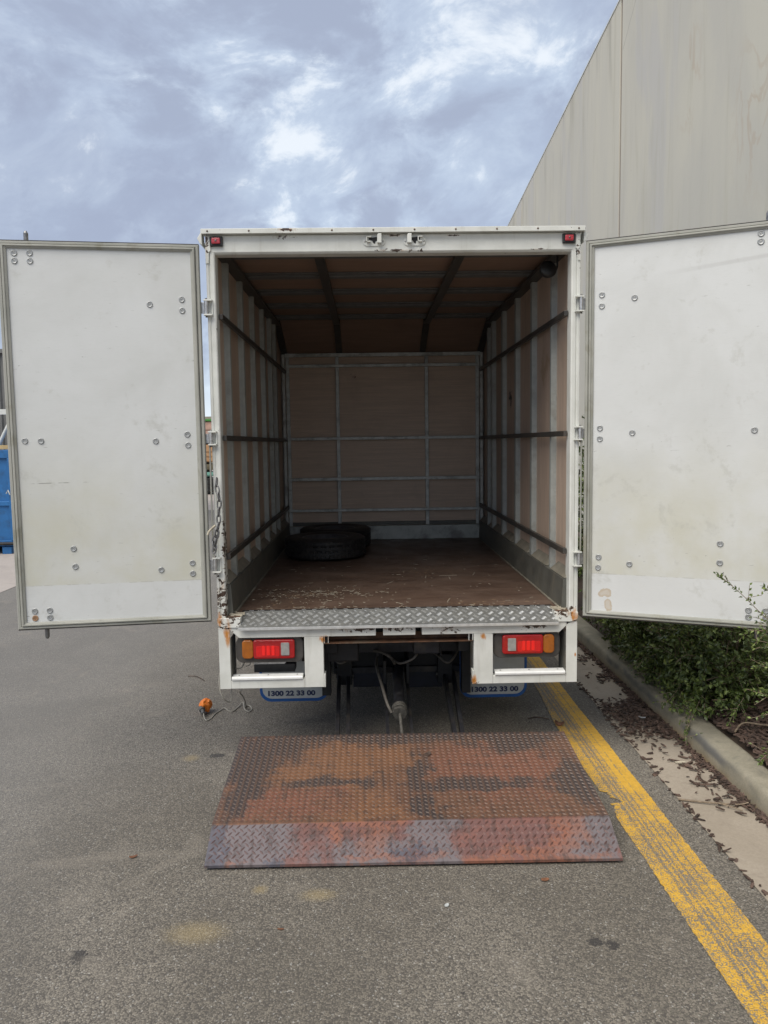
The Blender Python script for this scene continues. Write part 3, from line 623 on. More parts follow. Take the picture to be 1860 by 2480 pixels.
# hinges and hinge rods
for sx in (-1, 1):
    for z0, z1 in ((2.600, 2.688), (1.878, 1.958), (1.148, 1.236)):
        xc = sx*1.052
        m_ = MB(); m_.lathe([(.011, z0+.008), (.011, z1-.008)], (xc, -.018, 0), 'Z', 14); m_.box(xc-.011, xc+.011, -.022, -.001, z0+.012, z1-.012) ; h_ = m_.build('hinge', 'zinc', T)
        m_ = MB()
        for zz_ in (z0, z1-.008): m_.box(min(sx*1.020, sx*1.066), max(sx*1.020, sx*1.066), -.030, -.0005, zz_, zz_+.008)
        m_.box(min(sx*1.018, sx*1.024), max(sx*1.018, sx*1.024), -.008, -.0004, z0, z1); m_.build('hinge_plate', 'white_paint', h_, bevel=.001)
        MB().lathe([(0, z1+.008), (.006, z1+.008), (.006, z0-.010), (0, z0-.010)], (xc, -.018, 0), 'Z', 10).build('hinge_pin', 'steel', h_)
        m_ = MB(); m_.box(min(sx*1.062, sx*1.083), max(sx*1.062, sx*1.083), -.016, -.010, z0+.012, z1-.014); m_.build('hinge_strap', 'zinc', h_, bevel=.001)
    MB().tube([(sx*1.060, -.016, 1.228), (sx*1.060, -.016, 1.883)], .0048, 8).build('hinge_rod', 'seal', T)

# --- doors
def make_door(sx, hinge, ang, width, ztop, zbot, washers, label):
    d = Vector((sx*math.cos(ang), -math.sin(ang), 0)); n = Vector((-sx*math.sin(ang)*1.0, -math.cos(ang), 0))
    if n.y > 0: n = -n
    O = Vector((hinge[0], hinge[1], 0))
    def P(u, z, h): return O+d*u+n*h+Vector((0, 0, z))
    def db(name, mat, u0, u1, z0, z1, h0, h1, par, bevel=.002, **kw):
        m_ = MB(); vs = [P(u, z, h) for h in (h0, h1) for z in (z0, z1) for u in (u0, u1)]
        m_.add(vs, [(0, 2, 3, 1), (4, 5, 7, 6), (0, 1, 5, 4), (2, 6, 7, 3), (0, 4, 6, 2), (1, 3, 7, 5)])
        return m_.build(name, mat, par, bevel=bevel, **kw)
    dr = db('door', 'truck_skin', .002, width-.002, zbot+.002, ztop-.002, -.040, -.004, T, label=label)
    db('door_lining', 'door_white', .040, width-.040, zbot+.028, ztop-.036, -.0035, .0, dr, bevel=0)
    # swept rubber seal with mitred corners: (inset from the edge, height)
    profs = [[(0, -.042), (0, .004), (.004, .010), (.016, .010), (.020, .004), (.020, .001)],
             [(.0215, .001), (.0215, .013), (.026, .018), (.033, .018), (.036, .011), (.041, .010), (.047, .007), (.047, .001)]]
    for kk, pf in enumerate(profs):
        m_ = MB(); cs = []
        for (a, b, ua, ub) in ((0, 0, 1, 1), (width, 0, -1, 1), (width, 1, -1, -1), (0, 1, 1, -1)):
            cs.append([P(a+ua*i, (zbot if b == 0 else ztop)+ub*i*(.8), h) for i, h in pf])
        nn = len(pf)
        for q in range(4):
            A, B = cs[q], cs[(q+1) % 4]
            for k in range(nn-1): m_.add([A[k], B[k], B[k+1], A[k+1]], [(0, 1, 2, 3)])
        m_.build('rubber_seal', 'seal', dr)
    # black outer lip along the top
    db('edge_lip', 'rail_dark', 0, width, ztop+.001, ztop+.006, -.044, .002, dr, bevel=0)
    db('edge_lip', 'rail_dark', 0, width, zbot-.006, zbot-.001, -.044, .002, dr, bevel=0)
    # pressed washers with a screw in the middle
    first = None
    for (u, z, kind) in washers:
        loc = P(u, z, .0005)
        if kind == 1 or first is None:
            m_ = MB(); pf = [(0, .0005), (.0035, .0008), (.0042, .0028), (.0055, .001), (.008, .0008), (.0125, .0042), (.0158, .0040), (.0172, .0)]
            vs = []; fs = []; seg = 22; nn = len(pf)
            for k in range(seg):
                a = 2*math.pi*k/seg
                for r_, h in pf: vs.append(loc+d*(r_*math.cos(a))+Vector((0, 0, r_*math.sin(a)))+n*h)
            for k in range(seg):
                for i in range(nn-1): fs.append((k*nn+i, ((k+1) % seg)*nn+i, ((k+1) % seg)*nn+i+1, k*nn+i+1))
            m_.add(vs, fs, True)
            wo = m_.build('washer', 'washer_rusty' if kind == 1 else 'washer', dr)
            if kind == 1: wo['label'] = 'rusty washer'
            else: first = wo; foff = WORLD[wo.name]-loc
        else: clone(first, loc+foff, dr)
    # locking rod on the outer face sticking out above and below
    m_ = MB(); u0 = width-.135
    for z0, z1 in ((zbot-.072, zbot+.02), (ztop-.02, ztop+.068)):
        m_.tube([P(u0, z0+.012, -.055), P(u0, z1-.012, -.055)], .0125, 12)
        zt = z0 if z0 < zbot else z1
        m_.tube([P(u0, zt+(.012 if z0 < zbot else -.012), -.055), P(u0, zt, -.055)], .0125, 12, r2=.006)
    m_.build('locking_rod', 'steel', dr)
    return P, dr
LW = [(.966, 2.917), (.887, 2.919), (.966, 2.877), (.887, 2.877), (.274, 2.656), (.101, 2.685), (.101, 2.625), (.963, 1.916), (.880, 1.915), (.271, 1.906), (.098, 1.942), (.096, 1.881),
      (.738, 1.315), (.733, 1.214), (.269, 1.178), (.095, 1.211), (.095, 1.150), (.960, .971), (.881, .972), (.881, .932)]
LW = [(u, z, 0) for u, z in LW]+[(.960, .931, 1)]
RW = [(.880, 2.923), (.880, 2.882), (.089, 2.682), (.089, 2.621), (.263, 2.652), (.086, 1.944), (.086, 1.884), (.261, 1.915), (.875, 1.918), (.724, 1.310), (.724, 1.206), (.086, 1.208),
      (.084, 1.148), (.256, 1.176), (.871, .956), (.872, .919), (.955, .959), (.956, .920), (.960, 2.923), (.960, 2.882), (.960, 1.918)]
RW = [(u, z, 0) for u, z in RW]
make_door(-1, (-1.081, -.03), math.atan2(.135, 1.042), 1.051, 2.980, .872, LW, 'left rear door with one rusty washer at its lower outer corner')
make_door(1, (1.073, -.03), math.atan2(.435, .957), 1.051, 2.980, .860, RW, 'right rear door with scraped paint at its lower inner corner')

# --- sill, checker strip
def beampart(pts): 
    return MB().prism(pts, 1, .0, .11)
beampart([(-.930, .757), (-.134, .757), (-.134, .8195), (-1.022, .8195), (-.985, .808)]).build('rear_beam', 'white_paint', T, bevel=.002)
beampart([(-.091, .757), (.098, .757), (.098, .8195), (-.091, .8195)]).build('rear_beam', 'white_paint', T, bevel=.002)
beampart([(.136, .757), (.945, .757), (.998, .808), (1.03, .8195), (.136, .8195)]).build('rear_beam', 'white_paint', T, bevel=.002)
box('beam_slot_back', 'chassis_black', -.16, .16, .112, .13, .75, .82, T)
for sx in (-1, 1):
    m_ = MB(); m_.prism([(sx*.918, .8205), (sx*1.010, .8205), (sx*1.046, .832), (sx*1.052, .845), (sx*1.052, .878), (sx*.918, .878)], 1, -.010, .10); m_.build('sill_corner', 'white_paint', T, bevel=.003)
    # rotten timber behind the corner
    m_ = MB()
    for k in range(14):
        x = sx*random.uniform(.925, 1.0); y = random.uniform(.02, .11); a = random.uniform(-.5, .5)
        m_.obox((0, 0, 0), random.uniform(.015, .06), random.uniform(.006, .014), random.uniform(.004, .010), Matrix.Translation((x, y, .884+random.uniform(0, .006))) @ Matrix.Rotation(a, 4, 'Z') @ Matrix.Rotation(random.uniform(-.2, .2), 4, 'Y'))
    m_.build('rotten_timber', 'rotten' if 'rotten' in MAT else 'pale_chip', T, kind='stuff')
    box('timber_block', 'rusty_steel', sx*.925, sx*1.0, .012, .112, .8785, .884, T)
# checker-plate strip, sloping from the floor to the beam
A0, A1 = Vector((0, .118, .8905)), Vector((0, -.030, .826))
L = (A1-A0).length; dv = (A1-A0)/L; nv = Vector((0, dv.z, -dv.y)); nv = nv if nv.z > 0 else -nv
def S(x, t, h): return Vector((x, 0, 0))+A0+dv*t+nv*h
m_ = MB(); m_.add([S(-.914, 0, 0), S(.913, 0, 0), S(.934, L, 0), S(-.930, L, 0), S(-.914, 0, -.004), S(.913, 0, -.004), S(.934, L, -.004), S(-.930, L, -.004)],
                 [(0, 3, 2, 1), (4, 5, 6, 7), (3, 7, 6, 2), (0, 4, 7, 3), (1, 2, 6, 5), (0, 1, 5, 4)])
st_ = m_.build('checker_strip', 'alu', T)
m_ = MB(); ROWS = 5
for j in range(-1, 6):
    for i in range(-32, 33):
        ox = (i+.5*(j % 2))*.0305; 
        t0 = .006+j*.0290; typ = (i+j//2) % 2 if False else (j % 2)
        ang = R(45) if typ == 0 else R(-45)
        cx, ct = i*.0610+(.0305 if j % 2 else 0), t0
        for b in range(5):
            o = (b-2)*.0062
            # bars run along ang, stacked sideways
            bx = cx+o*math.cos(ang+math.pi/2)*1.15; bt = ct+o*math.sin(ang+math.pi/2)*1.15
            hl, hw = .0115, .0016
            ca, sa = math.cos(ang), math.sin(ang)
            P4 = [(bx-ca*hl, bt-sa*hl), (bx+sa*hw, bt-ca*hw), (bx+ca*hl, bt+sa*hl), (bx-sa*hw, bt+ca*hw)]
            if min(p[1] for p in P4) < .003 or max(p[1] for p in P4) > L-.003 or abs(bx) > .905+.016*bt/L: continue
            m_.add([S(x, t, .0001) for x, t in P4]+[S(bx-ca*hl*.6, bt-sa*hl*.6, .0018), S(bx+ca*hl*.6, bt+sa*hl*.6, .0018)],
                   [(0, 1, 4), (1, 5, 4), (1, 2, 5), (2, 3, 5), (3, 4, 5), (3, 0, 4)])
m_.build('tread_bars', 'alu_bright', st_, kind='stuff')
box('strip_lip', 'alu_bright', -.930, .933, -.0335, -.031, .809, .8255, T, bevel=.001)
box('floor_edge', 'chassis_black', -.93, .93, .119, .158, .8862, .8885, T, bevel=.0005)
m_ = MB()
for i in range(-14, 15): m_.box(i*.0625-.013, i*.0625+.013, .136, .1385, .8887, .8905)
m_.build('hinge_knuckles', 'alu_bright', T, kind='stuff')
for i in range(-4, 5): MB().lathe([(0, .0025), (.004, .002), (.0055, 0)], (i*.208, .126, .8886), 'Z', 8).build('screw', 'alu_bright', T)

# --- bumper frames, lamps, flaps
for sx in (-1, 1):
    m_ = MB()
    xs = sorted((sx*1.050, sx*.985)); m_.box(xs[0], xs[1], .0, .006, .4545, .8190)                           # outer face
    xs = sorted((sx*1.050, sx*1.044)); m_.box(xs[0], xs[1], .0062, .13, .4545, .8190)
    bf = m_.build('bumper_post', 'white_paint', T, bevel=.0015)
    xs = sorted((sx*.553, sx*.441)); m_ = MB(); m_.box(xs[0], xs[1], -.0005, .05, .4545, .7565); m_.build('bumper_post', 'white_paint', T, bevel=.003)
    xs = sorted((sx*.9845, sx*.5535)); m_ = MB(); m_.box(xs[0], xs[1], .0, .05, .4545, .5035); m_.build('bumper_rail', 'white_paint', T, bevel=.003)
    # inner liner of the opening, dull grey
    m_ = MB(); xs = sorted((sx*.9845, sx*.978)); m_.box(xs[0], xs[1], .001, .15, .504, .756); m_.build('bumper_liner', 'kick_grey', T, bevel=.001)
    xs = sorted((sx*.980, sx*.565)); m_ = MB(); m_.prism([(-.006, .5045), (-.010, .510), (-.010, .520), (-.004, .526), (.045, .530), (.045, .5045)], 0, xs[0], xs[1]); m_.build('bumper_ledge', 'white_trim', T, bevel=.002)
    for u in (.60, .77, .94): MB().lathe([(0, .001), (.004, .0008), (.005, 0)], (sx*u, .02, .5295), 'Z', 8).build('screw', 'steel', T)
    xs = sorted((sx*.4405, sx*.432)); m_ = MB(); m_.box(xs[0], xs[1], -.002, .06, .4545, .535); m_.build('bumper_stop', 'white_paint', T, bevel=.002)
# lower rusty channel under the beam
box('channel_back', 'rusty_steel', -.437, .437, .085, .09, .712, .7565, T)
box('channel_lip', 'rusty_steel', -.437, .437, .0, .0848, .7115, .717, T)
for sx in (-1, 1):
    xs = sorted((sx*.4370, sx*.4335)); box('channel_end', 'white_paint', xs[0], xs[1], .0, .03, .7175, .756, T, bevel=.0005)
    xs = sorted((sx*.414, sx*.411)); box('channel_end', 'white_paint', xs[0], xs[1], .0, .03, .7175, .756, T, bevel=.0005)
    xs = sorted((sx*.4332, sx*.4145)); box('channel_end', 'chassis_black', xs[0], xs[1], .02, .03, .7175, .756, T, bevel=.0005)
# tail lamps
for sx in (-1, 1):
    def X(a, b): return sorted((sx*a, sx*b))
    xs = X(.957, .562); m_ = MB(); m_.prism(rounded(xs[0], xs[1], .600, .756, .042), 1, .030, .075); tl = m_.build('tail_lamp', 'bezel_plastic', T, bevel=.006)
    m_ = MB(); xs = X(.918, .610)
    xs = X(.918, .852); m_.prism(rounded(xs[0], xs[1], .630, .742, .022), 1, .006, .0295); m_.build('amber_lens', 'lens_amber', tl, bevel=.006)
    xs = X(.8525, .610); m_ = MB(); m_.prism(rounded(xs[0], xs[1], .628, .742, .016), 1, .006, .0294); m_.build('red_lens', 'lens_red', tl, bevel=.006)
    xs = X(.690, .641); m_ = MB(); m_.prism(rounded(xs[0], xs[1], .648, .724, .006), 1, .0015, .0055); m_.build('reverse_lens', 'lens_clear', tl, bevel=.002)
    xs = X(.836, .700); m_ = MB(); m_.prism(rounded(xs[0], xs[1], .642, .706, .010), 1, .0045, .0055); m_.build('brake_lens', 'lens_brake', tl, bevel=.0004)
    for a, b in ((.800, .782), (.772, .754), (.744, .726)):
        xs = X(a, b); m_ = MB(); m_.prism(rounded(xs[0], xs[1], .650, .708, .006), 1, .001, .0043); m_.build('reflection_bar', 'lens_red_glint', tl, bevel=.001)  # bars paint the reflections seen in the lens; no reflector is modelled
# number plate lamp box seen through the left bumper window
m_ = MB(); m_.box(-.865, -.62, .10, .20, .520, .570); m_.build('number_plate_holder', 'black_plastic', T, bevel=.004)
m_ = MB(); m_.prism([(-.865, .572), (-.68, .572), (-.665, .590), (-.63, .590), (-.63, .597), (-.865, .597)], 1, .09, .19); m_.build('lamp_bracket', 'zinc', T, bevel=.002)
m_ = MB(); m_.lathe([(0, .010), (.009, .008), (.012, 0)], (-.845, .088, .588), 'Y', 12); m_.build('bracket_bolt', 'zinc', T)
box('flap_bracket', 'chassis_black', -.62, -.575, .56, .62, .45, .68, T)
# mud flaps
def textmesh(body, size, x0, y, z0, width, mat, parent, name='lettering', off=.0012):
    cu = bpy.data.curves.new(name, 'FONT'); cu.body = body; cu.size = size; cu.extrude = .0006; cu.offset = off
    to = bpy.data.objects.new(name, cu); COL.objects.link(to)
    bpy.context.view_layer.update(); dg = bpy.context.evaluated_depsgraph_get()
    me = bpy.data.meshes.new_from_object(to.evaluated_get(dg)); bpy.data.objects.remove(to)
    xs = [v.co.x for v in me.vertices]; ysv = [v.co.y for v in me.vertices]
    sx_ = width/(max(xs)-min(xs)); sz_ = size/(max(ysv)-min(ysv))
    mb = MB(); mb.v = [(x0+(v.co.x-min(xs))*sx_, y-v.co.z, z0+(v.co.y-min(ysv))*sz_) for v in me.vertices]
    mb.f = [tuple(p.vertices) for p in me.polygons]; mb.sm = [False]*len(mb.f)
    bpy.data.meshes.remove(me)
    return mb.build(name, mat, parent)
for sx, xa, xb, tx in ((-1, -.908, -.452, -.853), (1, .428, .878, .506)):
    m_ = MB(); m_.prism(rounded(xa, xb, .168, .62, .075), 1, .600, .606); fl = m_.build('mud_flap', 'flap_blue', T, bevel=.001)
    m_ = MB(); m_.prism(rounded(xa+.018, xb-.018, .190, .60, .062), 1, .597, .5995); m_.build('flap_face', 'flap_white', fl)
    textmesh('1300 22 33 00', .036, tx, .596, .2075, .314, 'navy', fl, off=.0017)
    textmesh('NATIONAL', .075, tx-.018, .596, .278, .35, 'black_plastic', fl)
    box('guard_sheet', 'alu', min(sx*.56, sx*.95), max(sx*.56, sx*.95), .61, 2.1, .63, .636, T)
    # the dark bracket at the flap's inner upper corner
    box('flap_bracket', 'chassis_black', min(sx*.43, sx*.487), max(sx*.43, sx*.487), .50, .592, .235, .66, T)

# --- chassis, axle, wheels, cab
for x in (-.40, .40):
    m_ = MB(); m_.box(x-.035, x+.035, .12, 5.6, .62, .79); m_.build('chassis_rail', 'chassis_black', T, bevel=.004)
for y in (.95, 1.7, 2.4, 3.1): box('floor_bearer', 'chassis_black', -1.0, 1.0, y, y+.06, .792, .843, T)
box('cross_member', 'arm_black', -.42, .42, .58, .64, .495, .565, T)
box('lift_body', 'chassis_black', -.42, .45, .80, .92, .325, .70, T)
MB().tube([(-.42, .98, .33), (.42, .98, .33)], .05, 16).build('torsion_tube', 'arm_black', T)
box('torsion_plate', 'deep_navy', .085, .33, .79, .81, .185, .324, T)
box('torsion_plate', 'deep_navy', -.29, -.08, .79, .81, .195, .324, T)
box('torsion_bar', 'arm_black', -.42, .45, .765, .798, .300, .340, T)
MB().tube([(-.55, 1.95, .40), (.55, 1.95, .40)], .055, 14).build('rear_axle', 'chassis_black', T)
MB().lathe([(0, -.14), (.09, -.12), (.15, -.05), (.15, .05), (.09, .12), (0, .14)], (0, 1.95, .40), 'X', 18).build('differential', 'chassis_black', T)
def tyre_mesh(r, wd, ribbed=True):
    h = wd/2
    pf = [(r*.58, -h*.80), (r*.66, -h*.96), (r*.80, -h), (r*.93, -h*.93), (r*.985, -h*.80)]
    ng = 4
    for k in range(ng):
        a = -h*.72+k*(h*1.44/(ng-1)) - .004
        pf += [(r, a-.010 if k else -h*.74), (r, a), (r-.008, a+.001), (r-.008, a+.007), (r, a+.008)]
    pf += [(r, h*.74), (r*.985, h*.80), (r*.93, h*.93), (r*.80, h), (r*.66, h*.96), (r*.58, h*.80)]
    return pf
def road_wheel(x, y, par):
    m_ = MB(); m_.lathe(tyre_mesh(.40, .19), (x, y, .40), 'X', 40); t_ = m_.build('wheel', 'tyre_rubber', par)
    m_ = MB(); m_.lathe([(.235, -.08), (.22, -.05), (.20, .02), (.10, .03), (0, .03)], (x, y, .40), 'X', 24); m_.build('rim', 'rim_steel', t_)
for x in (-.88, -.66, .66, .88): road_wheel(x, 1.95, T)
for x in (-.86, .86): road_wheel(x, 4.7, T)
m_ = MB(); m_.prism([(3.75, .55), (3.75, 2.2), (4.0, 2.3), (5.1, 2.3), (5.45, 1.55), (5.6, 1.0), (5.6, .55)], 0, -.95, .95); cb = m_.build('cab', 'truck_skin', T, bevel=.03)
MB().add([(-.85, 5.16, 2.16), (.85, 5.16, 2.16), (.85, 5.43, 1.62), (-.85, 5.43, 1.62)], [(0, 1, 2, 3)]).build('windscreen', 'glass_dark', cb)
for sx in (-1, 1): box('side_window', 'glass_dark', min(sx*.951, sx*.956), max(sx*.951, sx*.956), 4.2, 5.05, 1.55, 2.15, cb)
# --- tail lift
for x0, x1 in ((-.367, -.39), (-.305, -.325), (.318, .345), (.362, .41)):
    p0, p1 = Vector((x0, -.08, .165)), Vector((x1, .98, .31)); dd = (p1-p0).normalized()
    m_ = MB(); w_ = .012; hh = .030; sd = Vector((1, 0, 0)); upv = dd.cross(sd).normalized(); upv = upv if upv.z > 0 else -upv
    vs = [p+sd*a+upv*b for p in (p0, p1) for a, b in ((-w_, -hh), (w_, -hh), (w_, hh), (-w_, hh))]
    m_.add(vs, [(0, 1, 2, 3), (7, 6, 5, 4), (0, 4, 5, 1), (1, 5, 6, 2), (2, 6, 7, 3), (3, 7, 4, 0)]); m_.build('lift_arm', 'arm_black', T, bevel=.002)
for x in (-.072, .070):
    m_ = MB(); m_.box(x-.009, x+.009, -.06, .62, -.026, .026, Matrix.Translation((0, 0, .165)) @ Matrix.Rotation(R(13), 4, 'X')); m_.build('lift_link', 'arm_black', T)
cyl0, cyl1 = Vector((.003, .10, .268)), Vector((.012, .62, .385)); dc = (cyl1-cyl0).normalized()
cy_ = MB().tube([cyl0, cyl1], .035, 20).build('lift_cylinder', 'arm_black', T)
MB().tube([cyl0-dc*.012, cyl0+dc*.03], .047, 20).build('cylinder_gland', 'dull_steel', cy_)
m_ = MB(); m_.tube([cyl0-dc*.035, cyl0-dc*.014], .043, 8); m_.build('cylinder_collar', 'dull_steel', cy_)
MB().tube([Vector((.012, -.10, .17)), cyl0], .010, 12).build('cylinder_rod', 'dull_steel', cy_)
def smooth_path(pts, n=8):
    P = [Vector(p) for p in pts]; o = []
    for i in range(len(P)-1):
        p0 = P[max(i-1, 0)]; p1 = P[i]; p2 = P[i+1]; p3 = P[min(i+2, len(P)-1)]
        for k in range(n):
            t = k/n; o.append(.5*((2*p1)+(-p0+p2)*t+(2*p0-5*p1+4*p2-p3)*t*t+(-p0+3*p1-3*p2+p3)*t**3))
    o.append(P[-1]); return o
MB().tube(smooth_path([(-.12, .62, .46), (-.13, .45, .44), (-.10, .25, .38), (-.072, .12, .31), (-.045, .085, .26)]), .009, 8).build('hydraulic_hose', 'hose', T)
MB().tube(smooth_path([(-.16, .62, .50), (-.10, .50, .52), (-.04, .45, .50), (-.01, .50, .44)]), .010, 8).build('hydraulic_hose', 'hose', T)
MB().tube(smooth_path([(.20, .58, .53), (.27, .45, .50), (.32, .38, .475), (.37, .42, .50), (.42, .55, .54)]), .007, 8).build('hydraulic_hose', 'hose', T)
MB().tube(smooth_path([(-.42, .5, .50), (-.37, .42, .475), (-.32, .42, .49), (-.28, .5, .52)]), .007, 8).build('hydraulic_hose', 'hose', T)
for x0, z0 in ((-.345, .24), (.34, .24)):
    box('arm_bracket', 'chassis_black', x0-.05, x0+.05, .70, .79, z0, z0+.20, T, bevel=.004)
    MB().tube([(x0-.06, .745, z0+.05), (x0+.06, .745, z0+.05)], .016, 10).build('pivot_pin', 'dull_steel', T)
for x0 in (-.075, .075): box('cylinder_bracket', 'chassis_black', x0-.010, x0+.010, .50, .80, .26, .46, T, bevel=.003)
for x0 in (-.30, -.12, .14, .30): box('rail_gusset', 'arm_black', x0-.006, x0+.006, .575, .80, .47, .62, T, bevel=.002)
box('pump_box', 'chassis_black', -.42, -.24, .15, .50, .56, .69, T, bevel=.01)
box('valve_block', 'arm_black', .10, .26, .22, .40, .58, .66, T, bevel=.006)
MB().tube(smooth_path([(.14, .30, .60), (.10, .24, .55), (.02, .30, .50), (-.02, .5, .47)]), .008, 8).build('hydraulic_hose', 'hose', T)
# --- platform
PW = .930; PX = .0114
def plane_z(y): return .207+(y+.122)*((.117-.207)/(-.963+.122)) if y > -.963 else .117+(y+.963)*((.024-.117)/(-1.157+.963))
skew = -.0129
def PP(x, y, dz=0): return Vector((PX+x, y+skew*x, plane_z(y)+dz))
pts = [(-.122), (-.963), (-1.157)]
m_ = MB(); vs = []
nx = 24
for dz in (0, -.012):
    for y in pts:
        for i in range(nx+1):
            x = -PW+2*PW*i/nx
            warp_ = .004*math.sin(3.1*i/nx)*(1 if y > -.5 else 0)
            vs.append(PP(x, y, dz+warp_))
W1 = nx+1; F = []
for layer in (0, 3*W1):
    for j in range(2):
        for i in range(nx):
            q = (layer+j*W1+i, layer+(j+1)*W1+i, layer+(j+1)*W1+i+1, layer+j*W1+i+1); F.append(q if layer == 0 else q[::-1])
for i in range(nx): F.append((i, i+1, 3*W1+i+1, 3*W1+i)); F.append((2*W1+i, 5*W1+i, 5*W1+i+1, 2*W1+i+1))
for j in range(2): F.append((j*W1, 3*W1+j*W1, 3*W1+(j+1)*W1, (j+1)*W1)); F.append((j*W1+nx, (j+1)*W1+nx, 3*W1+(j+1)*W1+nx, 3*W1+j*W1+nx))
m_.add(vs, F); pf_ = m_.build('lift_platform', 'tread_rust', T)
# under-frame of the platform so that its sides have depth
m_ = MB()
for sx in (-1, 1):
    x = sx*(PW-.012); A = [PP(x-.006, -.13, -.0125), PP(x+.006, -.13, -.0125), PP(x+.006, -.955, -.0125), PP(x-.006, -.955, -.0125)]
    B = [v-Vector((0, 0, min(.05, v.z-.006))) for v in A]; m_.add(A+B, [(0, 1, 2, 3), (7, 6, 5, 4), (0, 4, 5, 1), (1, 5, 6, 2), (2, 6, 7, 3), (3, 7, 4, 0)])
for y in (-.135, -.40, -.68, -.95):
    A = [PP(-PW+.02, y-.01, -.0125), PP(PW-.02, y-.01, -.0125), PP(PW-.02, y+.01, -.0125), PP(-PW+.02, y+.01, -.0125)]
    B = [v-Vector((0, 0, min(.06, v.z-.004))) for v in A]; m_.add(A+B, [(0, 1, 2, 3), (7, 6, 5, 4), (0, 4, 5, 1), (1, 5, 6, 2), (2, 6, 7, 3), (3, 7, 4, 0)])
m_.build('platform_frame', 'chassis_black', pf_)
# raised lugs of the tread plate
m_ = MB()
def lug(x, y, ang, hl, hw, h):
    ca, sa = math.cos(ang), math.sin(ang)
    if abs(x) > PW-.012: return
    q = [(x-ca*hl, y-sa*hl), (x-ca*hl*.3+sa*hw, y-sa*hl*.3-ca*hw), (x+ca*hl*.3+sa*hw, y+sa*hl*.3-ca*hw), (x+ca*hl, y+sa*hl), (x+ca*hl*.3-sa*hw, y+sa*hl*.3+ca*hw), (x-ca*hl*.3-sa*hw, y-sa*hl*.3+ca*hw)]
    wv = .004*math.sin(3.1*(x+PW)/(2*PW))*max(0, min(1, (y+.963)/.84))
    m_.add([PP(a, b, .0001+wv) for a, b in q]+[PP(x-ca*hl*.45, y-sa*hl*.45, h+wv), PP(x+ca*hl*.45, y+sa*hl*.45, h+wv)],
           [(0, 1, 6), (1, 2, 7, 6), (2, 3, 7), (3, 4, 7), (4, 5, 6, 7), (5, 0, 6)], False)
y = -.140; k = 0
while y > -.950:
    for i in range(-30, 31):
        if k % 2 == 0: lug(i*.0322, y, R(36), .0130, .0036, .0040)
        else: lug(i*.0322+.0161, y, R(-36), .0130, .0036, .0040)
    y -= .0162; k += 1
y = -.980; k = 0
while y > -1.150:
    for i in range(-28, 29):
        if k % 2 == 0: lug(i*.0350, y, R(45), .0150, .0042, .0042)
        else: lug(i*.0350+.0175, y, R(-45), .0150, .0042, .0042)
    y -= .0175; k += 1
m_.build('tread_lugs', 'lug_rust_shaded', pf_, kind='stuff')
# --- work lamp in the upper right corner of the cargo box
m_ = MB(); Mx = Matrix.Translation((.925, .25, 2.893)) @ Matrix.Rotation(R(-18), 4, 'X') @ Matrix.Rotation(R(8), 4, 'Z')
tmp = MB(); tmp.lathe([(0, .022), (.040, .020), (.050, .012), (.053, .002), (.050, -.010), (.040, -.032), (.022, -.045), (0, -.048)], (0, 0, 0), 'Y', 32)
m_.add([Mx @ Vector(v) for v in tmp.v], tmp.f, True); lm = m_.build('work_lamp', 'black_plastic', T)
m_ = MB(); m_.tube(smooth_path([(.925, .26, 2.995), (.975, .26, 2.985), (.983, .26, 2.92), (.975, .26, 2.89)]), .006, 8); m_.build('lamp_bracket', 'black_plastic', lm)

# ------------------------------------------------------------------ loose things
# two spare tyres on the cargo floor
def spare(name, label, loc, r, tilt, dirn, group):
    e = empty(name, label, 'tyre', loc, group)
    M_ = Matrix.Translation(loc) @ Matrix.Rotation(dirn, 4, 'Z') @ Matrix.Rotation(tilt, 4, 'X') @ Matrix.Translation((0, 0, .096))
    t = MB(); t.lathe(tyre_mesh(r, .188), (0, 0, 0), 'Z', 72)
    m_ = MB(); m_.add([M_ @ Vector(v) for v in t.v], t.f, True); m_.build('tyre_casing', 'tyre_rubber', e)
    m_ = MB()      # zig-zag tread blocks
    for k in range(64):
        a = 2*math.pi*k/64
        for zz_, s_ in ((-.055, 1), (-.018, -1), (.020, 1), (.056, -1)):
            c_ = Vector((math.cos(a)*(r+.0015), math.sin(a)*(r+.0015), zz_+s_*.004*(1 if k % 2 else -1)))
            m_.obox((0, 0, 0), .004, .026, .020, M_ @ Matrix.Translation(c_) @ Matrix.Rotation(a, 4, 'Z') @ Matrix.Rotation(.25*s_, 4, 'X'))
    m_.build('tread_blocks', 'tyre_rubber', e, kind='stuff')
    t = MB(); t.lathe([(r*.60, .070), (r*.58, .080), (r*.55, .076), (r*.53, .02), (r*.45, .0), (r*.38, .012), (r*.30, .03), (r*.26, .03), (r*.25, .0)], (0, 0, 0), 'Z', 40)
    m_ = MB(); m_.add([M_ @ Vector(v) for v in t.v], t.f, True); m_.build('rim', 'rim_steel', e)
    for k in range(5):
        a = 2*math.pi*k/5; t = MB(); t.lathe([(0, .012), (.012, .010), (.014, 0)], (r*.34*math.cos(a), r*.34*math.sin(a), .024), 'Z', 6)
        m_ = MB(); m_.add([M_ @ Vector(v) for v in t.v], t.f); m_.build('wheel_nut', 'zinc', e)
    return e
spare('spare_tyre', 'black truck tyre lying flat on the cargo floor, nearest to the rear doors', (-.550, 2.340, .886), .350, R(0), .2, 'spare tyres lying in the cargo box')
spare('spare_tyre', 'black truck tyre on rim lying behind the nearer tyre against the bulkhead', (-.490, 3.04, .886), .340, R(0), .5, 'spare tyres lying in the cargo box')
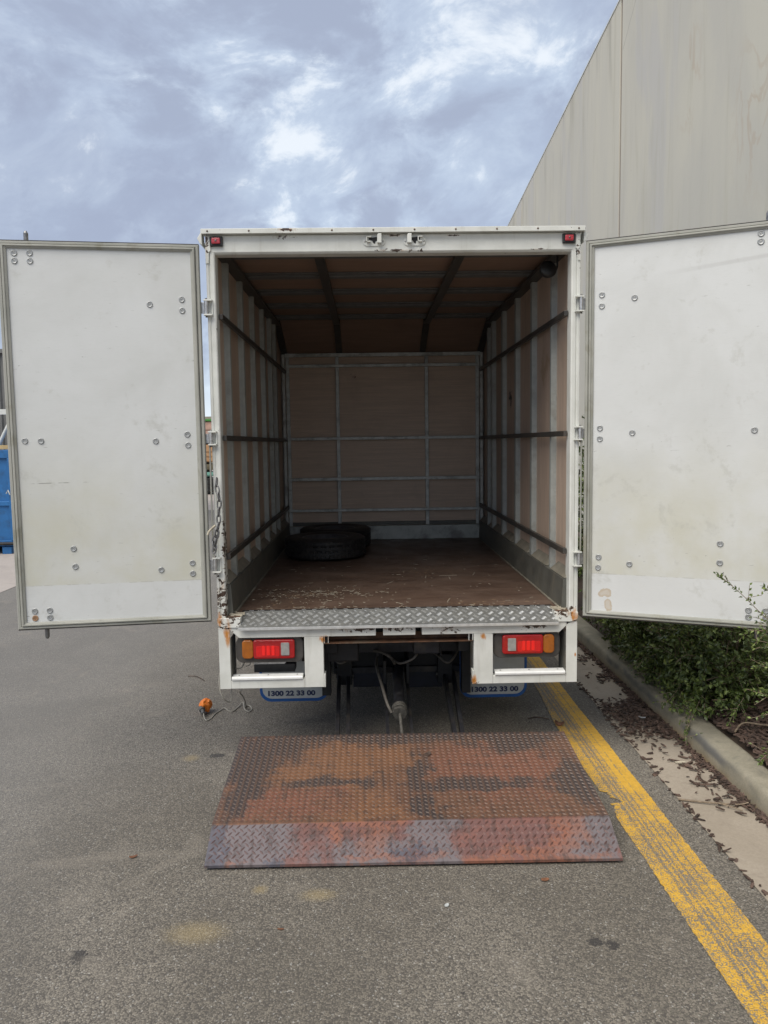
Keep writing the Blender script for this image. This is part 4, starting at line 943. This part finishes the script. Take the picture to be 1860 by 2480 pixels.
# safety chain
ch = empty('safety_chain', 'grey steel safety chain hanging from the left door post beside the hinge', 'chain', (-1.03, -.05, 1.68))
cpts = smooth_path([(-1.024, -.03, 1.690), (-1.024, -.045, 1.635), (-1.012, -.052, 1.60), (-1.008, -.052, 1.555), (-1.016, -.052, 1.50), (-1.014, -.052, 1.46), (-1.022, -.055, 1.41), (-1.030, -.055, 1.36), (-1.040, -.055, 1.31), (-1.055, -.058, 1.245)], 12)
acc = 0; pk = []; last = cpts[0]
LS = .0430
for p in cpts[1:]:
    seg = (p-last).length
    while acc+seg >= LS:
        f_ = (LS-acc)/seg; q = last.lerp(p, f_); pk.append(q); seg -= (LS-acc); last = q; acc = 0
    acc += seg; last = p
pk = [cpts[0]]+pk
def link(c, ax, roll, par):
    z_ = ax.normalized(); s_ = z_.cross(Vector((0, 1, 0))).normalized(); s_ = Matrix.Rotation(roll, 3, z_) @ s_
    hl, hw = .0285-.0065, .0120; P = []
    for k in range(20):
        a = 2*math.pi*k/20; P.append(c+z_*(hl*math.cos(a)+(.006 if math.cos(a) > 0 else -.006)*(1 if abs(math.cos(a)) > .3 else abs(math.cos(a))/.3))*.92+s_*(hw*math.sin(a)))
    P.append(P[0]); P.append(P[1])
    m_ = MB(); m_.tube(P, .0044, 8, cap=False); m_.build('link', 'chain_steel', par)
for i in range(len(pk)-1):
    link((pk[i]+pk[i+1])/2, pk[i+1]-pk[i], R(25) if i % 2 else R(100), ch)
for c_, ax, rl in (((-1.040, -.062, 1.345), (.25, 0, 1), R(10)), ((-1.046, -.062, 1.310), (-.2, 0, 1), R(75)), ((-1.028, -.06, 1.385), (.1, 0, 1), R(60))): link(Vector(c_), Vector(ax), rl, ch)
m_ = MB(); m_.tube(smooth_path([(-1.036, -.06, 1.425), (-1.050, -.075, 1.412), (-1.066, -.085, 1.395), (-1.074, -.088, 1.375)]), .0065, 8); m_.build('hook', 'pale_chip', ch)
# trailing lamp cable with a plug wrapped in an orange bag
cb_ = empty('lamp_cable', 'thin grey cable trailing on asphalt to a plug wrapped in orange plastic', 'cable', (-1.1, .95, 0))
gp = [(-.951, .15, .40), (-.99, .3, .337), (-1.006, .5, .244), (-1.035, .75, .129), (-1.055, .90, .035), (-1.07, .99, .010), (-1.045, 1.00, .006), (-1.018, .93, .005), (-1.03, .88, .005), (-1.065, .92, .006), (-1.085, .99, .014), (-1.10, 1.04, .018),
      (-1.12, .98, .008), (-1.145, .90, .005), (-1.175, .90, .005), (-1.215, .945, .012), (-1.235, .92, .006), (-1.262, .85, .005), (-1.272, .76, .005), (-1.295, .72, .006), (-1.318, .755, .014), (-1.332, .80, .03)]
MB().tube(smooth_path(gp), .0042, 8).build('cord', 'cord_grey', cb_)
MB().tube(smooth_path([(-1.030, .12, .60), (-1.068, .09, .52), (-1.066, .06, .442), (-1.045, .05, .385), (-1.024, .08, .352), (-1.010, .11, .346), (-1.009, .13, .40), (-1.012, .14, .47)]), .0035, 8).build('cord', 'cord_grey', cb_)
MB().tube(smooth_path([(-.975, .10, .545), (-.94, .11, .55), (-.91, .12, .60), (-.875, .14, .59), (-.862, .15, .56)]), .004, 8).build('cord', 'cord_grey', cb_)
MB().tube(smooth_path([(-.955, .16, .70), (-.935, .17, .66), (-.925, .18, .62), (-.90, .2, .57), (-.905, .2, .54), (-.93, .2, .53)]), .0025, 8).build('cord', 'cord_grey', cb_)
m_ = MB(); m_.tube([(-1.332, .795, .028), (-1.345, .825, .040)], .011, 12, r2=.014); m_.tube([(-1.345, .825, .040), (-1.354, .850, .048)], .021, 12, r2=.023); m_.build('plug', 'plug_grey', cb_)
import bmesh
bm = bmesh.new(); bmesh.ops.create_icosphere(bm, subdivisions=5, radius=1)
for v in bm.verts:
    p = v.co.copy(); f_ = 1+.28*mnoise.noise(p*1.9+Vector((3, 1, 7)))+.16*abs(mnoise.noise(p*4.5))+.09*abs(mnoise.noise(p*9))
    v.co = Vector((p.x*.036*f_, p.y*.050*f_, p.z*.044*f_))
me_v = [tuple(v.co) for v in bm.verts]; me_f = [tuple(v.index for v in f.verts) for f in bm.faces]; bm.free()
m_ = MB(); Mb = Matrix.Translation((-1.335, .885, .055)) @ Matrix.Rotation(R(-28), 4, 'Z') @ Matrix.Rotation(R(35), 4, 'X'); m_.add([Mb @ Vector(v) for v in me_v], me_f, False); m_.build('plastic_bag', 'orange_bag', cb_)

# splinters and straw on the cargo floor
m_ = MB()
def splinter(x, y, z, ln, wd, a, mb):
    mb.obox((0, 0, 0), ln, wd, .0012, Matrix.Translation((x, y, z)) @ Matrix.Rotation(a, 4, 'Z'))
for k in range(330):
    if random.random() < .55: x, y = random.gauss(-.5, .22), random.gauss(.62, .14)
    elif random.random() < .5: x, y = random.uniform(-.85, .9), abs(random.gauss(.18, .06))
    else: x, y = random.uniform(-.8, .9), random.uniform(.2, 2.3)
    if abs(x) > .93 or y < .17: continue
    splinter(x, y, .8866, random.choice([.006, .008, .010, .012, .022, .035]), random.uniform(.002, .0045), random.gauss(0, .7), m_)
for x, y, ln, a in ((-.26, .62, .07, .9), (-.60, .22, .07, .25), (.02, .28, .08, -1.0), (.33, .35, .10, 1.3), (.10, 1.45, .07, 1.5), (.42, 1.25, .13, 0.05), (.42, 1.15, .12, 1.55), (-.02, 1.0, .08, 1.0), (.25, 1.2, .10, 1.45), (-.35, .25, .03, 1.1), (.62, 1.3, .10, 1.3)):
    splinter(x, y, .8868, ln, .0035, a, m_)
so_ = m_.build('wood_splinters', 'pale_chip'); so_['kind'] = 'stuff'; tag(so_, 'pale wood splinters and straw scattered over the brown cargo floor', 'debris')

# bark chips
def chips(name, label, n, fn, cat='bark mulch'):
    m_ = MB()
    for k in range(n):
        x, y, z, s = fn()
        ln = s*random.choice([.018, .026, .034, .045, .062]); wd = s*random.uniform(.007, .020); th = s*random.uniform(.003, .008)
        M_ = Matrix.Translation((x, y, z)) @ Matrix.Rotation(random.uniform(0, 6.3), 4, 'Z') @ Matrix.Rotation(random.gauss(0, .3), 4, 'X') @ Matrix.Rotation(random.gauss(0, .3), 4, 'Y')
        pts_ = [(-ln/2, -wd*random.uniform(.1, .5)), (ln*random.uniform(-.1, .3), -wd/2), (ln/2, -wd*random.uniform(0, .3)), (ln*.45, wd*.3), (0, wd/2), (-ln*.45, wd*random.uniform(.1, .5))]
        m_.prism(pts_, 2, -th/2, th/2, M_)
    o = m_.build(name, 'bark'); o['kind'] = 'stuff'; tag(o, label, cat); return o
def gutter_fn():
    r = random.random()
    if r < .62:
        y = random.uniform(-2.2, 3.2); wd = .035+.05*max(0, mnoise.noise(Vector((y*1.7, 0, 4))))+(.06 if .2 < y < .9 else 0)
        x = 1.765-abs(random.gauss(0, wd*.55)); z = .010+max(0, (x-1.70))*.25*random.random()
    elif r < .90:
        y = random.gauss(.62, .20); x = 1.45+.32*random.random()**.8; z = .010+random.random()*.018
        if y > .95: y = random.uniform(.3, .9)
    elif r < .91: y = random.uniform(-.5, 3); x = random.uniform(1.47, 1.75); z = .009
    elif r < .955: y = random.uniform(-1.6, 1.6); x = 1.435+random.gauss(0, .008); z = .008
    else:
        cy_b = random.choice([-.42, -.62, -.2, 1.45, 2.0]); y = random.gauss(cy_b, .07); x = min(1.76, 1.66+random.gauss(0, .05)); z = .010+random.random()*.010
    return x, y, z, random.uniform(.6, 1.15)
chips('gutter_bark', 'dark bark chips washed along the gutter at the foot of the kerb', 2600, gutter_fn)
def bed_fn():
    x = 1.94+1.2*random.random()**1.5; y = random.uniform(-1.5, 1.2); 
    return x, y, .135+.035*mnoise.noise(Vector((x*2.1, y*2.1, 0)))+.02+random.random()*.012, random.uniform(.8, 1.5)
chips('bed_bark', 'dark bark mulch covering the garden bed behind the kerb', 5200, bed_fn)

# individual bits lying about
def bit(name, label, cat, mat, loc, ln, wd, th, a, curl=.3, group=None):
    m_ = MB(); n = 7
    for i in range(n):
        t = i/(n-1); wv = wd*math.sin(math.pi*(.08+.84*t))**.7/2; z = th+curl*ln*(t-.5)**2*2
        for s_ in (-1, 1): m_.v.append((ln*(t-.5), s_*wv, z+th*.3*s_)); 
    for i in range(n): 
        v0, v1 = m_.v[2*i], m_.v[2*i+1]; m_.v += []
    top = list(m_.v); bot = [(x, y, z-th) for x, y, z in top]; m_.v = top+bot; N = 2*n
    for i in range(n-1):
        a_, b_, c_, d_ = 2*i, 2*i+1, 2*i+3, 2*i+2
        m_.f += [(a_, d_, c_, b_), (a_+N, b_+N, c_+N, d_+N), (a_, a_+N, d_+N, d_), (b_, c_, c_+N, b_+N)]
    m_.f += [(0, 1, 1+N, N), (2*n-2, 4*n-2, 4*n-1, 2*n-1)]; m_.sm = [False]*len(m_.f)
    M_ = Matrix.Translation(loc) @ Matrix.Rotation(a, 4, 'Z'); m_.v = [tuple(M_ @ Vector(v)) for v in m_.v]
    return tag(m_.build(name, mat), label, cat, group)
bit('dead_leaf', 'small curled brown leaf lying on asphalt left of the platform', 'leaf', 'dead_leaf', (-1.268, -1.022, .004), .036, .014, .003, .4)
bit('dead_leaf', 'flat orange leaf on asphalt just in front of the platform', 'leaf', 'dead_leaf', (.566, -1.287, .004), .034, .022, .002, .2, .1)
bit('dead_leaf', 'tiny reddish leaf stalk on asphalt below the platform edge, left of centre', 'leaf', 'dead_leaf', (-.532, -1.578, .004), .026, .007, .002, -.1, .1)
bit('dead_leaf', 'dark crumpled leaf resting on the rusty platform', 'leaf', 'bark', (.133, -.374, .186), .042, .030, .004, .5, .5)
bit('dead_leaf', 'crumpled brown leaf on the yellow line at the platform corner', 'leaf', 'dead_leaf', (1.075, .50, .006), .060, .045, .008, -.4, .6)
bit('dead_leaf', 'pale fallen leaf on the bark in the gutter', 'leaf', 'alu_bright', (1.636, .532, .030), .045, .018, .002, -.5, .2)
bit('white_chip', 'small white paint chip lying on asphalt in the foreground', 'paint chip', 'flap_white', (.127, -1.454, .004), .020, .014, .004, .6, .1)
bit('wood_chip', 'short pale wooden stick in the gutter beside the bark', 'stick', 'pale_chip', (1.615, -.152, .012), .060, .012, .006, .0, .0)
tw = MB(); tw.tube(smooth_path([(1.42, -.60, .012), (1.50, -.635, .016), (1.60, -.665, .018), (1.70, -.68, .016), (1.745, -.69, .03)]), .0055, 6, r2=.003); tw.tube([(1.60, -.665, .018), (1.66, -.72, .02), (1.69, -.74, .012)], .003, 6)
tag(tw.build('twig', 'twig'), 'long bare twig lying across the concrete gutter', 'twig')
tw = MB(); tw.tube(smooth_path([(.89, .62, .008), (.96, .63, .012), (1.03, .60, .008)]), .004, 6)
tag(tw.build('twig', 'bark'), 'short dark twig on asphalt behind the right platform corner', 'twig')
tw = MB(); tw.tube(smooth_path([(-1.66, 1.75, .006), (-1.58, 1.72, .009), (-1.50, 1.62, .006)]), .003, 6)
tag(tw.build('twig', 'bark'), 'thin curved dark twig on asphalt left of the bumper', 'twig')
tw = MB(); tw.tube(smooth_path([(1.955, -.10, .17), (2.05, -.02, .19), (2.2, -.04, .18), (2.4, .05, .19)]), .006, 6)
tag(tw.build('twig', 'twig'), 'bare stick lying on the mulch at the foot of the shrub', 'twig')

# ------------------------------------------------------------------ shrubs
def leaf_at(mb, p, d, nrm, ln, wd):
    d = d.normalized(); s_ = d.cross(nrm)
    if s_.length < 1e-3: s_ = d.cross(Vector((1, 0, .3)))
    s_.normalize(); n_ = s_.cross(d)
    b = p; m1 = p+d*ln*.45; t = p+d*ln-n_*ln*.12
    q = [b, m1+s_*wd*.5+n_*ln*.09, t, m1-s_*wd*.5+n_*ln*.09, m1]
    mb.add(q, [(0, 1, 4), (1, 2, 4), (0, 4, 3), (4, 2, 3)])
def rv(): return Vector((random.gauss(0, 1), random.gauss(0, 1), random.gauss(0, 1)))
def shrub(label, base, lobes, nclump, per=9, mat='leaf', ls=1.0, sprigs=(), group='shrubs along the kerb'):
    e = empty('shrub', label, 'shrub', base, group)
    lv = MB(); br = MB()
    tot = sum(l[1][0]*l[1][1]+l[1][2]*l[1][1] for l in lobes)
    for c, rad in lobes:
        n = int(nclump*(rad[0]*rad[1]+rad[2]*rad[1])/tot); c = Vector(c)
        for k in range(n):
            u = rv().normalized(); rr = random.uniform(.50, 1.0)**.5*(1+.42*mnoise.noise(u*2.9+c))
            p = c+Vector((u.x*rad[0], u.y*rad[1], u.z*rad[2]))*rr
            if p.z < .15: p.z = .15+random.random()*.1
            dirn = (u+rv()*.5+Vector((0, 0, .35))).normalized(); ln = random.uniform(.06, .13)
            if k % 4 == 0: br.tube([p-dirn*ln*.6, p+dirn*ln*.5], .0016, 4, cap=False)
            for j in range(per):
                t = j/per; q = p+dirn*(t-.5)*ln+rv()*.006
                ld = (dirn*.6+rv()*.8).normalized(); leaf_at(lv, q, ld, (u+rv()*.6+Vector((0, 0, .5))).normalized(), ls*random.choice([.7, 1, 1, 1.25])*random.uniform(.026, .042), ls*random.choice([.8, 1, 1.15])*random.uniform(.015, .024))
    b = Vector(base)
    for c, rad in lobes:
        for k in range(5):
            tip = Vector(c)+Vector((rad[0]*random.uniform(-.6, .6), rad[1]*random.uniform(-.6, .6), rad[2]*random.uniform(.1, .7)))
            br.tube(smooth_path([b+rv()*.03*Vector((1, 1, 0)).length*.5, b.lerp(tip, .5)+rv()*.05, tip], 4), .010, 5, cap=False, r2=.003)
    for pts_ in sprigs:
        path = smooth_path(pts_, 10); br.tube(path, .0034, 5, r2=.0012)
        for i in range(2, len(path)):
            dd_ = (path[i]-path[i-1]).normalized()
            for j in range(2):
                if random.random() < .28: continue
                sd_ = dd_.cross(Vector((0, 1, 0))).normalized()*(1 if (i+j) % 2 else -1)
                leaf_at(lv, path[i]+rv()*.002, (dd_*.8+sd_*.7+rv()*.35), Vector((0, -.7, .7))+rv()*.5, ls*random.uniform(.018, .027), ls*random.uniform(.009, .014))
            if random.random() < .22 and i < len(path)-4:
                s2 = (dd_+rv()*.7).normalized(); q2 = [path[i]+s2*t for t in (0, .03, .06, .09)]; br.tube(q2, .0012, 4)
                for q in q2[1:]:
                    leaf_at(lv, q, s2+rv()*.6, Vector((0, -.6, .7))+rv()*.4, .022*ls, .012*ls)
    lv.build('foliage', mat, e, kind='stuff'); br.build('branches', 'twig', e, kind='stuff'); return e
shrub('low dark green shrub spilling over the kerb under the right door, nearest to the camera', (2.25, .62, .14),
      [((2.20, .62, .50), (.42, .46, .44)), ((1.98, .42, .30), (.26, .34, .24)), ((2.55, .62, .55), (.40, .40, .44)), ((1.98, .98, .42), (.28, .45, .36)), ((1.97, 1.55, .40), (.24, .45, .36)), ((2.25, 1.1, .6), (.4, .5, .45))], 2900, 8,
      sprigs=[[(2.0, .4, .45), (1.86, .36, .50), (1.76, .30, .47)], [(1.95, .3, .3), (1.84, .18, .20), (1.74, .08, .10)], [(1.95, .62, .55), (1.84, .66, .60), (1.76, .66, .585)], [(2.1, .1, .3), (2.02, .04, .24), (1.96, .0, .17)],
              [(1.9, .5, .3), (1.80, .42, .22), (1.70, .35, .17)], [(1.9, .8, .4), (1.76, .80, .36), (1.68, .76, .30)], [(1.9, .3, .25), (1.76, .12, .12), (1.72, .02, .05)]])
shrub('dense shrub behind the hinge side of the right door, second from the camera', (2.4, 1.75, .14),
      [((2.12, 2.1, .5), (.36, .7, .42)), ((2.7, 1.9, .9), (.5, .8, .6))], 1300, 8, ls=1.15)
shrub('taller shrub beside the truck body seen through the gap at the right door', (2.5, 3.2, .14),
      [((2.40, 3.1, .75), (.48, .8, .62)), ((2.6, 3.6, 1.45), (.48, .8, .62))], 1100, 7, ls=1.4)
shrub('farthest shrub along the truck side by the concrete wall', (2.7, 5.4, .14),
      [((2.6, 5.2, .9), (.55, 1.1, .8)), ((2.75, 5.8, 1.5), (.5, 1.0, .6))], 900, 6, ls=1.8)
shrub('sparse upright shrub at the right edge with sprigs reaching in front of the white door', (2.22, -.62, .14),
      [((2.26, -.55, .62), (.30, .28, .34)), ((2.30, -.50, .30), (.26, .26, .20))], 520, 8, mat='leaf',
      sprigs=[[(2.12, -.62, .70), (1.98, -.62, .86), (1.85, -.60, .965), (1.72, -.60, 1.09), (1.605, -.60, 1.187)],
              [(2.0, -.62, .80), (1.90, -.62, .875), (1.80, -.60, .90), (1.735, -.60, .875)],
              [(2.1, -.6, .80), (1.98, -.6, 1.0), (1.90, -.6, 1.08), (1.84, -.6, 1.12)],
              [(2.0, -.60, .93), (1.93, -.62, .93), (1.86, -.62, .90), (1.79, -.60, .82)],
              [(2.1, -.62, .60), (1.95, -.62, .68), (1.84, -.62, .715), (1.80, -.60, .70)],
              [(2.1, -.6, .45), (1.98, -.6, .52), (1.88, -.62, .56), (1.80, -.6, .58)],
              [(2.1, -.6, .50), (1.95, -.62, .48), (1.84, -.62, .46)],
              [(2.1, -.6, .3), (1.98, -.62, .30), (1.87, -.62, .25), (1.83, -.62, .21)],
              [(2.1, -.6, .66), (1.96, -.66, .80), (1.88, -.66, .84), (1.82, -.66, .83)]])

# ------------------------------------------------------------------ background on the left
bn = empty('steel_bin', 'blue steel bin with recessed panels standing on a pallet behind the left door', 'bin', (-8.0, 9.9, 0))
bx0, bx1, by0, by1 = -9.3, -6.42, 9.3, 11.2
box('bin_shell', 'bin_blue', bx0, bx1, by0+.04, by1, .14, 1.83, bn, bevel=.01)
for z0, z1 in ((.14, .24), (.86, .94), (1.70, 1.85)): box('bin_rib', 'bin_blue', bx0-.02, bx1+.02, by0, by0+.06, z0, z1, bn, bevel=.008)
for x in (bx0, -8.4, -7.5, bx1-.10): box('bin_rib', 'bin_blue', x, x+.10, by0-.012, by0+.05, .24, 1.70, bn, bevel=.008)
for z in (.35, .98, 1.60): box('bin_hinge', 'bin_blue', bx1-.02, bx1+.05, by0-.05, by0+.04, z, z+.05, bn, bevel=.005)
for x in (bx0+.1, -8.0, bx1-.26): box('pallet_block', 'bin_blue', x, x+.16, by0-.02, by1, .004, .13, bn, bevel=.004)
MB().tube([(bx0, by0-.05, .19), (bx1, by0-.05, .19)], .03, 10).build('bin_bar', 'chassis_black', bn)
m_ = MB(); m_.tube([(-6.53, 9.235, 1.08), (-6.50, 9.235, 1.14), (-6.47, 9.235, 1.06)], .012, 5); m_.build('painted_mark', 'flap_white', bn)
tb = tag(box('timber_plank', 'timber', -9.2, -6.35, 9.5, 9.8, 1.86, 1.93), 'yellowish timber plank lying along the top of the blue bin', 'plank')
sh = empty('corrugated_shed', 'grey corrugated metal shed behind the blue bin', 'shed', (-10, 13.5, 0))
m_ = MB(); prof_ = []
for i in range(60):
    x = -13.5+i*.12; prof_ += [(x, 13.0), (x+.03, 12.965), (x+.06, 12.965), (x+.09, 13.0)]
prof_ += [(prof_[-1][0]+.02, 13.1), (-13.5, 13.1)]
m_.prism(prof_, 2, 0, 3.95); m_.build('corrugated_wall', 'shed_grey', sh)
box('roof', 'shed_grey', -13.6, -6.2, 12.9, 19, 3.96, 4.05, sh)
ld = empty('support_frame', 'white metal frame with a diagonal brace above the blue bin', 'frame', (-7.1, 10.6, 0))
MB().box(-9, -6.62, 10.55, 10.65, 2.52, 2.62).build('top_bar', 'truck_skin', ld)
MB().tube([(-6.95, 10.6, 2.52), (-7.30, 10.6, 1.86)], .035, 8).build('diagonal_brace', 'truck_skin', ld)
MB().box(-6.70, -6.64, 10.55, 10.65, 0, 2.52).build('post', 'shed_grey', ld)
# stacks seen in the slit between the left door and the truck
def stack(label, cat, name, mat, x, y, z0, z1, w_=1.5, dp=1.2, kind='box'):
    e = empty(name, label, cat, (x, y, 0))
    box('crate_body', mat, x-w_/2, x+w_/2, y, y+dp, z0+.08, z1, e, bevel=.01)
    for k in range(3): box('slat', mat, x-w_/2-.02, x+w_/2+.02, y-.03, y, z0+.12+(z1-z0-.2)*k/3, z0+.12+(z1-z0-.2)*(k+.7)/3, e, bevel=.004)
    for s_ in (-.4, 0, .4): box('foot', mat, x+s_*w_-.06, x+s_*w_+.06, y, y+dp, z0, z0+.08, e)
    return e
stack('dark crate at the bottom of the far stack', 'crate', 'crate', 'black_plastic', -6.4, 25, .01, .62)
stack('teal crate above the dark one in the far stack', 'crate', 'crate', 'teal_box', -6.4, 25, .62, .86)
stack('mossy brown crate in the middle of the far stack', 'crate', 'crate', 'hill_grass', -6.4, 25, .86, 1.16)
stack('orange-brown crate in the far stack', 'crate', 'crate', 'brown_box', -6.4, 25, 1.16, 1.9)
stack('pale pink crate at the top of the far stack', 'crate', 'crate', 'pink_box', -6.4, 25, 1.9, 2.77)
tag(box('green_tarpaulin', 'green_sheet', -7.3, -5.5, 24.95, 26.2, 2.78, 2.87, bevel=.02), 'green sheet covering the top of the far crate stack', 'tarpaulin')
# hill
m_ = MB(); NN = 60
for j in range(9):
    for i in range(NN+1):
        x = -160+i*6; y = 62+j*14; z = -.5+5.4*math.sin(math.pi*.5*min(1, j/3))*(1+.12*mnoise.noise(Vector((x*.02, j*.5, 0))))+j*.25
        m_.v.append((x, y, z))
for j in range(8):
    for i in range(NN): a = j*(NN+1)+i; m_.f.append((a, a+1, a+NN+2, a+NN+1)); m_.sm.append(True)
struct(m_.build('hill', 'hill_grass'))
print('objects', len(bpy.data.objects), 'verts', sum(len(m.vertices) for m in bpy.data.meshes))
